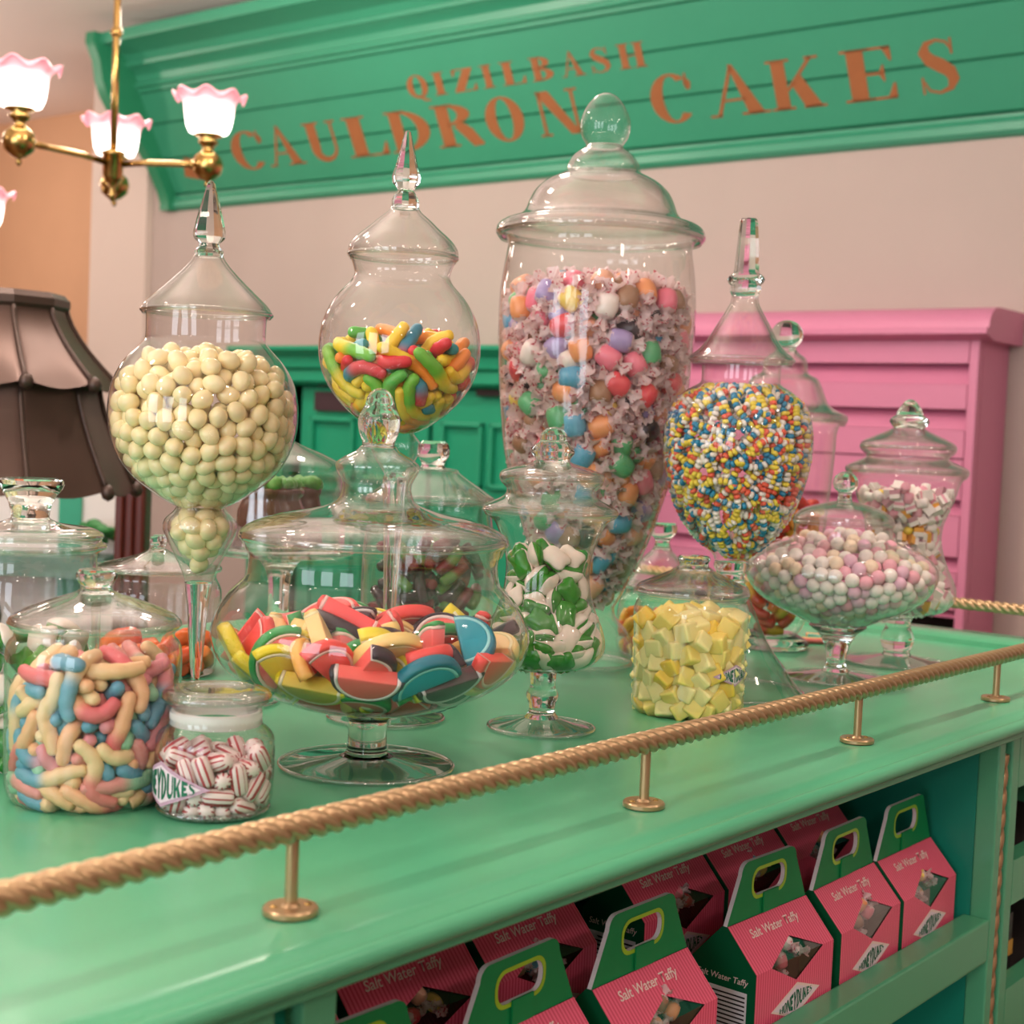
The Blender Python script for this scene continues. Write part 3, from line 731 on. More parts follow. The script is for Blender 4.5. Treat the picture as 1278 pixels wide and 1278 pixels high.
for i, (x, s_) in enumerate(bk):
    BOXES.append(taffy_box(x, FY + .105, BOXZ + .034, (.01, -.02, .02, .0, .02, -.01)[i], 'shaded pink taffy box, ' + s_, 'pink taffy boxes on the shelf'))
# goods in the bay to the right
def carton(name, lo, hi, cols, label):
    t = empty(name, ((lo[0] + hi[0]) / 2, (lo[1] + hi[1]) / 2, lo[2]), label=label, cat='box')
    b = local(MB().box(lo, hi), t).build('carton', cols[0], t, bevel=.002)
    local(MB().box((lo[0] - .001, lo[1] - .001, lo[2] + (hi[2] - lo[2]) * .3), (hi[0] + .001, hi[1] + .001, lo[2] + (hi[2] - lo[2]) * .55)), t).build('band', cols[1], t)
    return t
brn = mat('brown_carton', '6d4a30', .5, vary=.15, vscale=20); ylw = mat('yellow_band', 'd0a04a', .5); blk = mat('near_black_carton', '2c2628', .4); red = mat('dark_red_band', '7a2c28', .5)
carton('chocolate_carton', (1.83, .68, .8705), (1.93, .76, .955), (brn, blk), 'brown carton on the upper shelf of the right-hand bay, at the frame edge')
carton('chocolate_carton', (1.84, .68, .7205), (1.95, .74, .80), (blk, ylw), 'dark carton with a yellow band on the lower shelf of the right-hand bay')
#=====JARS=====
# ------------------------------------------------------------------ packing sweets into a jar (position-based relaxation, numpy)
class Container:
    """closed profile (rho, z), first and last point on the axis"""
    def __init__(s, prof, step=.003):
        s.prof = P = np.array(prof, float); s.zmin, s.zmax = P[:, 1].min() - .03, P[:, 1].max() + .03; s.rmax = P[:, 0].max() + .03; s.step = step
        nr, nz = int(s.rmax / step) + 2, int((s.zmax - s.zmin) / step) + 2
        R, Z = np.meshgrid(np.arange(nr) * step, s.zmin + np.arange(nz) * step, indexing='ij')
        d = np.full(R.shape, 9.); ins = np.zeros(R.shape, bool)
        for (a, b), (c, e) in zip(P[:-1], P[1:]):
            L2 = (c - a) ** 2 + (e - b) ** 2
            if L2 < 1e-12: continue
            t = np.clip(((R - a) * (c - a) + (Z - b) * (e - b)) / L2, 0, 1)
            d = np.minimum(d, np.hypot(R - a - t * (c - a), Z - b - t * (e - b)))
            cr = ((b > Z) != (e > Z)); xs = a + (Z - b) / (e - b if e != b else 1e-9) * (c - a); ins ^= cr & (xs > R)
        s.g = np.where(ins, -d, d)
    def sd(s, x):
        rho = np.hypot(x[:, 0], x[:, 1]); u = np.clip(rho / s.step, 0, s.g.shape[0] - 2.001); w = np.clip((x[:, 2] - s.zmin) / s.step, 0, s.g.shape[1] - 2.001)
        i = u.astype(int); j = w.astype(int); fu = u - i; fw = w - j; g = s.g
        a, b, c, d = g[i, j], g[i + 1, j], g[i, j + 1], g[i + 1, j + 1]
        val = a * (1 - fu) * (1 - fw) + b * fu * (1 - fw) + c * (1 - fu) * fw + d * fu * fw
        gr = ((b - a) * (1 - fw) + (d - c) * fw) / s.step; gz = ((c - a) * (1 - fu) + (d - b) * fu) / s.step
        n = np.maximum(np.hypot(gr, gz), 1e-6); rho = np.maximum(rho, 1e-6)
        return val, np.stack([gr / n * x[:, 0] / rho, gr / n * x[:, 1] / rho, gz / n], 1)
def N_(con, phi, vol):
    P = con.prof; V = sum(PI / 3 * (b - a) * (r * r + r * q + q * q) for (r, a), (q, b) in zip(P[:-1], P[1:])); return max(4, int(abs(V) * phi / vol))
SPH = lambda r: 4.18879 * r ** 3
def pack(con, rest, radii, n, seed, iters=150, grav=.0006, chain=False, stiff=.5):
    """returns cluster centres (n,3), rotations (n,3,3) and all particle positions (n,k,3)"""
    rng = np.random.default_rng(seed); rest = np.array(rest, float); k = len(rest); rest = rest - rest.mean(0)
    rad = np.tile(np.array(radii, float), n); cid = np.repeat(np.arange(n), k)
    cen = np.zeros((0, 3))
    rm = con.prof[:, 0].max()
    while len(cen) < n:
        c = np.stack([rng.uniform(-rm, rm, 4 * n), rng.uniform(-rm, rm, 4 * n), rng.uniform(con.zmin, con.zmax, 4 * n)], 1)
        v, _ = con.sd(c); cen = np.concatenate([cen, c[v < -min(radii)]])
    cen = cen[:n]
    q = rng.normal(size=(n, 4)); q /= np.linalg.norm(q, axis=1)[:, None]
    w, a, b, c = q.T
    Rm = np.stack([np.stack([1 - 2 * (b * b + c * c), 2 * (a * b - c * w), 2 * (a * c + b * w)], 1), np.stack([2 * (a * b + c * w), 1 - 2 * (a * a + c * c), 2 * (b * c - a * w)], 1), np.stack([2 * (a * c - b * w), 2 * (b * c + a * w), 1 - 2 * (a * a + b * b)], 1)], 1)
    x = (cen[:, None] + np.einsum('nij,kj->nki', Rm, rest)).reshape(-1, 3)
    seg = np.linalg.norm(np.diff(rest, axis=0), axis=1) if k > 1 else None
    for it in range(iters):
        t = it / iters
        x[:, 2] -= grav * (1 - t)
        sq = (x * x).sum(1); D2 = sq[:, None] + sq[None] - 2 * x @ x.T
        rs = rad[:, None] + rad[None]
        I, J = np.nonzero((D2 < rs * rs) & (cid[:, None] < cid[None]))
        if len(I):
            dv = x[I] - x[J]; L = np.maximum(np.linalg.norm(dv, axis=1), 1e-6); push = (dv / L[:, None]) * ((rad[I] + rad[J] - L) * .5)[:, None]
            acc = np.zeros_like(x); cnt = np.zeros(len(x))
            for ax in range(3): acc[:, ax] = np.bincount(I, push[:, ax], len(x)) - np.bincount(J, push[:, ax], len(x))
            cnt = np.bincount(I, minlength=len(x)) + np.bincount(J, minlength=len(x))
            x += acc / np.maximum(1, cnt * .6)[:, None]
        for _ in range(2):
            v, g = con.sd(x); o = np.maximum(0, v + rad); x -= g * o[:, None]
        if k > 1:
            X = x.reshape(n, k, 3)
            if chain:
                for _ in range(3):
                    for i in range(k - 1):
                        d = X[:, i + 1] - X[:, i]; L = np.maximum(np.linalg.norm(d, axis=1), 1e-6); c = d * ((L - seg[i]) / L * .5)[:, None]
                        X[:, i] += c; X[:, i + 1] -= c
                for i in range(k - 2):                       # resist kinks
                    mid = (X[:, i] + X[:, i + 2]) / 2; c = (mid - X[:, i + 1]) * .12 * stiff; X[:, i + 1] += c * 2; X[:, i] -= c; X[:, i + 2] -= c
            else:
                m = X.mean(1); A = np.einsum('nki,kj->nij', X - m[:, None], rest) + np.eye(3) * 1e-9
                U, _, Vt = np.linalg.svd(A); dt = np.linalg.det(U @ Vt); U[:, :, 2] *= np.sign(dt)[:, None]; Rm = U @ Vt
                X[:] = m[:, None] + np.einsum('nij,kj->nki', Rm, rest)
            x = X.reshape(-1, 3)
    X = x.reshape(n, k, 3)
    print('PACK', seed, n, 'zmax', round(float(np.percentile(x[:, 2], 98)), 3), 'fill', round(float(con.prof[-2, 1]), 3))
    return X.mean(1), Rm, X

# ------------------------------------------------------------------ jars
class Jar:
    def __init__(s, bx, by, label, z0=T, floor_z=None, pos=None, group='glass sweet jars on the counter', name='candy_jar', cat='jar'):
        q = onZ(bx, by, z0) if pos is None else np.array(pos, float); s.q = q; s.z0 = z0
        s.root = empty(name, tuple(q + [0, 0, .0008]), label=label, cat=cat, group=group)
        v = CAM - q; v[2] = 0; s.to = v / np.linalg.norm(v)
    def Z(s, y):
        lo, hi = -.3, 1.5
        for _ in range(40):
            m = (lo + hi) / 2
            if proj(s.q + [0, 0, m])[1] > y: lo = m
            else: hi = m
        return lo
    def P(s, prof):
        o = []
        for y, hw in prof:
            z = s.Z(y) if y < 5000 else 0.; o.append((hw * proj(s.q + [0, 0, z])[2] / F, z))
        return o
    def part(s, name, prof, m, n=64, parent=None, smooth=True, a0=0, auto=None):
        o = MB().lathe(prof, n, a0=a0).build(name, m, parent or s.root, smooth=smooth)
        if auto: auto_smooth(o, auto)
        return o
    def smooth_prof(s, prof, n=3):
        """Catmull-Rom resample so lathed glass has no facets"""
        P = [np.array(p) for p in prof]; o = []
        for i in range(len(P) - 1):
            a, b, c, d = P[max(i - 1, 0)], P[i], P[i + 1], P[min(i + 2, len(P) - 1)]
            for k in range(n):
                t = k / n; v = .5 * (2 * b + (c - a) * t + (2 * a - 5 * b + 4 * c - d) * t * t + (3 * b - a - 3 * c + d) * t ** 3)
                o.append((max(0, float(v[0])), float(v[1])))
        o.append((max(0, float(P[-1][0])), float(P[-1][1]))); return o
    def inner(s, p, t):
        o = []
        for i, (r, z) in enumerate(p):
            a, b = p[max(i - 1, 0)], p[min(i + 1, len(p) - 1)]; dr, dz = b[0] - a[0], b[1] - a[1]; L = math.hypot(dr, dz) or 1
            o.append((max(.0005, r - t * dz / L), z + t * dr / L))
        return o
    def bowl(s, prof, name='bowl'):
        s.body = s.smooth_prof(s.P(prof)); return s.part(name, s.body, GL, 72)
    def lid(s, prof, name='lid'):
        p = s.smooth_prof(s.P(prof)); s.lid_ = s.part(name, p + s.inner(p, .0028)[::-1], GL, 72); return s.lid_
    def rim(s, y, hw, th, parent, name='rim'):
        (r, z), = s.P([(y, hw)]); t = th * proj(s.q + [0, 0, z])[2] / F
        pr = [(r + t * math.cos(a), z + t * math.sin(a)) for a in [2 * PI * i / 12 for i in range(13)]]
        return s.part(name, pr, GR, 72, parent)
    def finial(s, prof, n=40, parent=None, flat=False, name='finial'):
        p = s.P(prof); p = p if flat else s.smooth_prof(p)
        p = [(0, p[0][1])] + [q for q in p if q[0] > 1e-5] + [(0, p[-1][1])]
        return s.part(name, p, GS, n, parent or s.lid_, smooth=not flat, auto=(28 if flat else None))
    def stem(s, prof, n=40, name='stem', flat=False):
        p = s.P(prof); p = p if flat else s.smooth_prof(p); p = [(0, p[0][1])] + p + [(0, p[-1][1])]
        return s.part(name, p, GS, n)
    def foot(s, hw, ytop, hwtop, th=2.2, flare=1.6):
        """thin dished foot disc with rounded edge, from the stem down to the counter"""
        (rt, zt), = s.P([(ytop, hwtop)]); R = hw * proj(s.q)[2] / F; e = .0022
        pr = [(rt + (R - rt) * (i / 12), e + (zt - e) * (1 - i / 12) ** flare) for i in range(13)]
        o = s.part('foot', pr, GF, 72)
        s.part('foot_edge', [(R + .0019 * math.cos(a), .0021 + .0019 * math.sin(a)) for a in [2 * PI * i / 10 for i in range(11)]], GR, 72, o)
        return o
    def container(s, y_fill, mound=0, inset=.0022, ybot=None, prof=None):
        """closed inner profile up to the filling height"""
        zf = s.Z(y_fill); zb = -9 if ybot is None else s.Z(ybot)
        b = [(max(0, r - inset), z) for r, z in (prof or s.body) if zb <= z <= zf]
        rf = b[-1][0]
        return Container([(0, b[0][1] + .0015)] + [(r, z + .0005) for r, z in b] + [(rf * .85, zf + mound * .25), (rf * .5, zf + mound * .8), (0, zf + mound)])
    def keep(s, C, con, n, front=-.30, layers=.03, up=.5):
        """the sweets the photo can show: near the glass or the top, turned to the camera"""
        v, _ = con.sd(C); rm = con.prof[:, 0].max()
        f = C @ s.to / rm
        sc = f + up * C[:, 2] / max(con.prof[-1, 1], .05)
        ok = np.nonzero((v > -layers) & (f > front))[0]
        ok = ok[np.argsort(-sc[ok])][:n]
        return ok
def rot(R): return Matrix([list(map(float, r)) for r in R]).to_euler()
def loc(j, c): return tuple(float(v) for v in (j.q + c))

# candy meshes -------------------------------------------------------
def ellipsoid(name, a, b, c, n=14, m=9, lump=0, seed=0):
    rr = random.Random(seed); mb = MB()
    pr = [(math.sin(PI * i / m), -math.cos(PI * i / m)) for i in range(m + 1)]; pr[0] = (0, -1); pr[-1] = (0, 1)
    mb.lathe(pr, n); ph = [rr.random() * 6 for _ in range(6)]
    mb.v = [tuple(np.array((x * a, y * b, z * c)) * (1 + lump * math.sin(3 * x + ph[0]) * math.sin(3 * y + ph[1]) + lump * math.sin(4 * z + ph[2]))) for x, y, z in mb.v]
    return mb.me(name)
def rounded_box(name, sx, sy, sz, bev, mi=None):
    bm = bmesh.new(); bmesh.ops.create_cube(bm, size=1); bmesh.ops.scale(bm, vec=(sx, sy, sz), verts=bm.verts)
    bmesh.ops.bevel(bm, geom=bm.edges[:], offset=bev, segments=2, affect='EDGES', profile=.6)
    me = bpy.data.meshes.new(name); fill(me, bm); me.polygons.foreach_set('use_smooth', [True] * len(me.polygons)); return me
def set_col(me, fn):
    a = me.color_attributes.new('Col', 'FLOAT_COLOR', 'POINT'); c = []
    for v in me.vertices: c += list(lin_mix(fn(v.co)))
    a.data.foreach_set('color', c)
def lin_mix(c): return c if len(c) == 4 else tuple(c) + (1,)
def mixc(a, b, t): return tuple(x + (y - x) * t for x, y in zip(a, b))
def worm_mesh(pts, r, ca, cb, rng, seg=22, ring=9, ridge=.06, waves=9, cut=.5):
    """smooth gummy worm through the packed points, colours blend along its length"""
    P = [np.array(p) for p in pts]; Q = []
    P = [P[0] - (P[1] - P[0]) * .35] + P + [P[-1] + (P[-1] - P[-2]) * .35]
    n = len(P)
    for i in range(seg + 1):
        u = i / seg * (n - 1); k = min(int(u), n - 2); t = u - k
        a, b, c, d = P[max(k - 1, 0)], P[k], P[k + 1], P[min(k + 2, n - 1)]
        Q.append(.5 * (2 * b + (c - a) * t + (2 * a - 5 * b + 4 * c - d) * t * t + (3 * b - a - 3 * c + d) * t ** 3))
    rr = []
    for i in range(seg + 1):
        u = i / seg; e = min(u, 1 - u) * 2; taper = math.sqrt(max(0, 1 - (1 - min(1, e * 3.2)) ** 2))
        rr.append(max(.0004, r * (taper ** 1.2 * (.70 + .30 * math.sin(PI * u)) * (1 + ridge * math.sin(u * waves * 2 * PI)))))
    me = MB().tube([Vector(map(float, q)) for q in Q], rr, ring).me('gummy_worm')
    a = me.color_attributes.new('Col', 'FLOAT_COLOR', 'POINT'); c = []
    for i in range(seg + 1):
        t = min(1, max(0, (i / seg - cut) / .16 + .5)); t = t * t * (3 - 2 * t); c += list(mixc(ca, cb, t)) * ring
    a.data.foreach_set('color', c); return me
def half_slice(R, th):
    """flesh of a jelly fruit slice: half disc; and its rind with the pale pith line on both faces"""
    def shell(r0, r1, t0, t1, n=18):
        mb = MB()
        v = []; 
        for i in range(n + 1):
            a = PI * i / n
            for r, z in ((r0, -t0), (r1, -t1), (r1 + .0012, 0), (r1, t1), (r0, t0)): v.append((r * math.cos(a), r * math.sin(a), z))
        f = []
        for i in range(n):
            for k in range(5):
                f.append((i * 5 + k, i * 5 + (k + 1) % 5, (i + 1) * 5 + (k + 1) % 5, (i + 1) * 5 + k))
        f += [tuple(range(5))[::-1], tuple(range(n * 5, n * 5 + 5))]
        return mb.add(v, f)
    n = 18; ri = R * .80
    mb = MB(); v = []; 
    rows = [(0, -th * .44), (.5, -th * .5), (1, -th * .5), (1, th * .5), (.5, th * .5), (0, th * .44)]
    out = [(ri * math.cos(PI * i / n), ri * math.sin(PI * i / n)) for i in range(n + 1)]
    base = [(ri * (1 - 2 * i / n), 0) for i in range(n + 1)]
    loop = out
    for z in (-th / 2, th / 2): v += [(x, y, z) for x, y in loop]
    m = n + 1; f = [tuple(range(m))[::-1], tuple(range(m, 2 * m))] + [(i, (i + 1) % m, m + (i + 1) % m, m + i) for i in range(m)]
    flesh = mb.add(v, f).me('fruit_slice', True, bevel=.0011)
    pith = shell(ri, R * .89, th * .5, th * .49).me('pith', True)
    rind = shell(R * .89, R, th * .49, th * .36).me('rind', True)
    for me in (flesh, pith, rind):
        for vv in me.vertices: vv.co.y -= R * .42
    return flesh, pith, rind
def frog_meshes(seed):
    rr = random.Random(seed); n = 22; m = 12; a, b, c = .0150, .0125, .0085; ph = rr.random()
    def surf(th, ph_):
        d = Vector((math.cos(th) * math.cos(ph_), math.sin(th) * math.cos(ph_), math.sin(ph_)))
        lob = 1 + .16 * math.cos(4 * th - PI) * math.cos(ph_) ** 2 + .10 * math.exp(-((th % (2 * PI) - PI) / .5) ** 2)
        z = c * d.z
        if d.z > 0:
            for ex in (-.006, .006): z += .0035 * math.exp(-((d.x * a - .009) ** 2 + (d.y * b - ex) ** 2) / .00001)
        return (d.x * a * lob, d.y * b * lob, z)
    o = []
    for nm, lo, hi in (('gummy_frog', -PI / 2, -.02), ('jelly_back', -.02, PI / 2)):
        v = []; f = []; k = 6
        for i in range(k + 1):
            p = lo + (hi - lo) * i / k; p = max(-PI / 2 + .05, min(PI / 2 - .05, p))
            g = 1.03 if nm == 'gummy_frog' and i == k else 1
            for j in range(n):
                x, y, z = surf(2 * PI * j / n, p); v.append((x * g, y * g, z))
        for i in range(k):
            for j in range(n): f.append((i * n + j, i * n + (j + 1) % n, (i + 1) * n + (j + 1) % n, (i + 1) * n + j))
        f += [tuple(range(n)), tuple(range(k * n, (k + 1) * n))]
        o.append(mesh(nm, v, f))
    return o
def wrapper_mesh(seed, R=.0125, L=.0150, fan=.0125):
    """waxed paper: a loose sleeve and a crumpled pleated fan at each end"""
    rr = random.Random(seed); n = 26; v = []; f = []
    def ring(z, r, amp, k, ph, jz=0):
        b = len(v)
        for i in range(n):
            a = 2 * PI * i / n; q = r * (1 + amp * math.sin(k * a + ph) + amp * .5 * math.sin((k * 2 + 1) * a + ph * 2)) + rr.uniform(-.03, .03) * r * (amp > .1)
            v.append((q * math.cos(a), q * math.sin(a), z + jz * math.sin(k * a * .5 + ph) + rr.uniform(-.3, .3) * jz))
        return b
    for sgn in (-1, 1):
        ph = rr.random() * 6; k = rr.choice((5, 6, 7)); g = rr.uniform(.85, 1.15)
        rs = [ring(sgn * L * .72, R * 1.05, .03, 5, ph), ring(sgn * L * 1.0, R * .78, .10, k, ph), ring(sgn * L * 1.14, R * .36, .22, k, ph), ring(sgn * (L * 1.14 + fan * .35), R * .50 * g, .22, k, ph, .001), ring(sgn * (L * 1.14 + fan * .72), R * .76 * g, .20, k, ph + .2, .0015), ring(sgn * (L * 1.14 + fan), R * .90 * g, .17, k, ph + .4, .0025)]
        for A, B_ in zip(rs, rs[1:]):
            for i in range(n): f.append((A + i, A + (i + 1) % n, B_ + (i + 1) % n, B_ + i))
    return mesh('wrapper', v, f, True, False)
def wax_paper():
    m = bpy.data.materials.new('printed_wax_paper'); m.use_nodes = True; n = m.node_tree.nodes; l = m.node_tree.links; n.clear()
    out = n.new('ShaderNodeOutputMaterial'); tc = n.new('ShaderNodeTexCoord'); no = n.new('ShaderNodeTexNoise'); no.inputs['Scale'].default_value = 170; no.inputs['Detail'].default_value = 1
    l.new(tc.outputs['Object'], no.inputs['Vector'])
    rp = n.new('ShaderNodeValToRGB'); rp.color_ramp.elements[0].position = .60; rp.color_ramp.elements[0].color = lin('fde6e4'); rp.color_ramp.elements[1].position = .66; rp.color_ramp.elements[1].color = lin('d0606e')
    l.new(no.outputs['Fac'], rp.inputs['Fac'])
    df = n.new('ShaderNodeBsdfDiffuse'); tl = n.new('ShaderNodeBsdfTranslucent'); tr = n.new('ShaderNodeBsdfTransparent'); gl = n.new('ShaderNodeBsdfGlossy'); gl.inputs['Roughness'].default_value = .25
    for s_ in (df, tl): l.new(rp.outputs['Color'], s_.inputs['Color'])
    def mx(a, b, f):
        x = n.new('ShaderNodeMixShader'); x.inputs[0].default_value = f; l.new(a.outputs[0], x.inputs[1]); l.new(b.outputs[0], x.inputs[2]); return x
    l.new(mx(mx(mx(df, tl, .42), tr, .05), gl, .06).outputs[0], out.inputs['Surface']); return m
WAX = wax_paper()
def gcol(*hexs): return [lin(h)[:3] + (1,) for h in hexs]

# === the globe jar of cream sweets
A = Jar(243, 873, 'tall stemmed globe jar of cream sweets under a pointed faceted finial')
A.bowl([(634, 29), (630, 38), (622, 52), (600, 82), (575, 102), (545, 114), (512, 117), (480, 112), (455, 99), (438, 84), (430, 76.5), (424, 74), (400, 74), (389, 75)])
A.lid([(396, 79), (391, 81), (386, 79.5), (378, 73), (366, 60), (352, 45), (338, 31), (326, 21), (318, 17)]); A.rim(391, 79, 3.2, A.lid_)
A.finial([(322, 17), (314, 18), (309, 13), (305, 12), (301, 17), (297, 20), (289, 20), (262, 13.5), (240, 7.5), (230, 5), (226.5, 2)], 8, flat=True)
A.bulb = A.smooth_prof(A.P([(722, 1.5), (712, 10), (700, 19), (686, 28), (672, 36), (661, 40), (650, 38), (640, 30), (634, 28.5)]))
A.part('lower_bulb', A.bulb, GL, 64)
A.part('bulb_shell', A.smooth_prof(A.P([(726, 17), (712, 22), (694, 31), (676, 40), (661, 46), (650, 44), (640, 34), (634, 30)])), GL, 64)
A.stem([(864, 8), (850, 5), (835, 7), (800, 10), (760, 13), (738, 16), (727, 17)])
A.foot(104, 862, 8)
beans = [ellipsoid('cream_sweet', .0122, .0098, .0095, 14, 9, .03, s_) for s_ in range(3)]
BEAN = mat('cream_sugar_shell', 'ffe6b2', .24, sss=.25, sssr=.004, vary=.08, vscale=60, coat=.15)
for m_ in beans: m_.materials.append(BEAN)
con = A.container(436, .012)
C, Rm, X = pack(con, [[0, 0, 0]], [.0102], N_(con, .66, SPH(.0102)), 11, 120, .0003)
for i in A.keep(C, con, 300, -.35, .032):
    link('cream_sweet', beans[i % 3], None, None, loc(A, C[i]), rot(Rm[i]))
    tag(S.collection.objects[-1], 'smooth cream-coloured oval sweet heaped in the tall globe jar', 'sweet', 'cream sweets in the globe jar')
cb = Container([(0, A.Z(718))] + [(max(0, r - .002), z) for r, z in A.bulb if z > A.Z(716)] + [(0, A.Z(634))])
C, Rm, X = pack(cb, [[0, 0, 0]], [.0095], 22, 12, 120, .0005)
for i in range(len(C)):
    link('cream_sweet', beans[i % 3], None, None, loc(A, C[i]), rot(Rm[i])); tag(S.collection.objects[-1], 'cream oval sweet sunk in the small lower bulb of the stemmed jar', 'sweet', 'cream sweets in the lower bulb')

# === globe jar of multicoloured sour worms
Bj = Jar(481, 897, 'stemmed globe jar of bright green, yellow and red gummy worms with a pointed finial')
Bj.bowl([(541, 21), (536, 33), (528, 46), (515, 63), (495, 81), (470, 95), (440, 101), (410, 98), (388, 90), (370, 78), (356, 65), (346, 60), (338, 61), (326, 65)])
Bj.lid([(327, 66), (321, 69), (313, 68.5), (306, 65), (297, 57), (287, 45), (276, 33), (266, 21), (258, 16)]); Bj.rim(321, 67, 3, Bj.lid_)
Bj.finial([(262, 17), (252, 17), (246, 15), (239, 10), (235, 12), (230, 17), (222, 18), (205, 13), (185, 8.5), (172, 5.5), (166, 4), (164, 1.5)], 8, flat=True)
Bj.part('lower_bulb', Bj.smooth_prof(Bj.P([(602, 9), (590, 15), (575, 25), (562, 31), (553, 31), (546, 25), (541, 21)])), GL, 56)
Bj.stem([(885, 8), (840, 6.5), (760, 8), (680, 11), (620, 14), (600, 15), (590, 10)])
Bj.foot(72, 884, 8)
Bcols = [('6fb63c', 'e6c92e', 'green and yellow'), ('eccb33', 'ee8a2c', 'yellow and orange'), ('d8323c', 'f0c83a', 'red and yellow'), ('2f7f96', 'd23c46', 'blue and red'), ('f08a34', 'f2cf48', 'orange and golden'), ('58b04a', '2b8a8a', 'green and blue')]
con = Bj.container(388, .030)
r_ = .0066
C, Rm, X = pack(con, [[i * .0098, 0, 0] for i in range(8)], [r_] * 8, N_(con, .62, PI * r_ ** 2 * .078), 21, 170, .0006, True, .8)
rng = random.Random(4)
for i in Bj.keep(C, con, 70, -.7, .06):
    a, b, nm = Bcols[rng.randrange(6)]
    me = worm_mesh(X[i] - C[i], r_ * 1.1, lin(a), lin(b), rng, 26, 9, .05, 8); me.materials.append(M['gummy'])
    tag(link('gummy_worm', me, None, None, loc(Bj, C[i])), nm + ' gummy worm in the stemmed globe jar beneath the pointed finial', 'gummy worm', nm + ' worms in the globe jar')

# === the tallest jar: salt water taffy
Cj = Jar(725, 831, 'tallest jar, wide-lidded and brim full of wrapped pastel taffy')
Cj.bowl([(757, 38), (748, 43), (735, 50), (715, 60), (690, 71), (660, 82), (620, 95), (570, 108), (520, 115), (450, 121), (390, 123), (350, 120.5), (325, 117), (310, 115), (301, 118)])
Cj.lid([(303, 126), (297, 130), (288, 129), (281, 121), (276, 106), (268, 96), (256, 91), (242, 84), (230, 72), (222, 58), (216, 47), (208, 45), (196, 38), (188, 28), (183, 22)]); Cj.rim(295, 126, 5, Cj.lid_)
eg = Cj.smooth_prof(Cj.P([(186, 22), (180, 24), (172, 29), (160, 31.5), (148, 30), (134, 24), (122, 14), (117, 4)]))
Cj.part('finial', eg + [(0, eg[-1][1])] , GL, 56, Cj.lid_); Cj.rim(184, 21.5, 1.6, Cj.lid_, 'neck_ring'); Cj.rim(219, 45, 1.5, Cj.lid_, 'neck_ring')
Cj.part('hollow_base', Cj.smooth_prof(Cj.P([(831, 61), (827, 65), (815, 66.5), (798, 63), (785, 56), (775, 46), (768, 40), (762, 38), (757, 38)])), GL, 72)
Cj.rim(826.5, 62, 3, Cj.root, 'base_ring')
Tc = {'pink': 'ee7f92', 'blue': '5fa6c6', 'orange': 'f0a06c', 'lilac': 'a594c2', 'mint green': '5fb27c', 'yellow': 'f0cf6a', 'red': 'e2525a', 'brown': '9c7458', 'liquorice black': '3a3138', 'white': 'efe2da', 'peach': 'f0b090'}
tm = {k: mat('taffy_' + k.replace(' ', '_'), v, .3, sss=.1, sssr=.004) for k, v in Tc.items()}
tb = MB().lathe([(0, -.0150), (.0085, -.0147), (.0128, -.0122), (.0142, -.006), (.0146, 0), (.0142, .006), (.0128, .0122), (.0085, .0147), (0, .0150)], 18).me('wrapped_taffy')
TB = {}
for k in Tc: TB[k] = tb.copy(); TB[k].name = 'wrapped_taffy'; TB[k].materials.append(tm[k])
WR = [wrapper_mesh(s_) for s_ in range(6)]
for m_ in WR: m_.materials.append(WAX)
keys = list(Tc); pool = ['pink', 'pink', 'blue', 'orange', 'orange', 'lilac', 'mint green', 'mint green', 'yellow', 'red', 'red', 'brown', 'brown', 'liquorice black', 'white', 'white', 'peach', 'peach']
def taffy(k, wi, p, e, label, group, sc=1):
    o = link('wrapped_taffy', TB[k], None, None, p, e); o.scale = (sc,) * 3
    tag(o, label, 'taffy', group); link('wrapper', WR[wi % 6], None, o); return o
con = Cj.container(352, .014, inset=.0055)
C, Rm, X = pack(con, [[0, 0, -.0215], [0, 0, 0], [0, 0, .0215]], [.0092, .0146, .0092], N_(con, .80, 1.75e-5), 31, 120, .0005)
ok = Cj.keep(C, con, 288, -.25, .05); rng = random.Random(9)
for i in ok:
    k = rng.choice(pool)
    taffy(k, i, loc(Cj, C[i]), rot(Rm[i]), k + ' salt water taffy in printed waxed paper in the tallest jar', k + ' taffies in the tallest jar')

# === jar of candy necklaces
Dj = Jar(905, 862, 'teardrop jar of beaded candy necklaces with a trumpet-shaped lid')
Dj.bowl([(700, 21), (692, 25), (684, 36), (672, 50), (650, 67), (625, 79), (595, 88), (560, 93), (535, 92), (512, 86), (498, 76), (488, 64), (481, 52), (476, 49), (458, 49)])
Dj.lid([(456, 62), (450, 66), (445, 63), (438, 54), (426, 44), (410, 35), (395, 26), (382, 19), (374, 17), (366, 16)]); Dj.rim(450, 64, 2.6, Dj.lid_)
Dj.finial([(372, 16), (366, 19), (361, 20), (357, 19), (354, 22), (350, 24), (346, 22), (342, 16.5), (338, 16), (300, 13.5), (277, 11.5), (274, 9.5)], 10, flat=True)
Dj.stem([(745, 24), (735, 23), (726, 17), (716, 18), (708, 22), (701, 21)])
Dj.part('trumpet_foot', Dj.smooth_prof(Dj.P([(861, 97), (857, 93), (845, 82), (830, 72), (810, 56), (785, 42), (762, 32), (745, 24)])), GF, 72)
Dj.rim(861, 96, 1.8, Dj.root, 'foot_edge')
bead_cols = [mat('bead_' + n_, h_, .45) for n_, h_ in (('yellow', 'eed54a'), ('white', 'eee6da'), ('blue', '1f86ac'), ('red', 'e65f45'))]
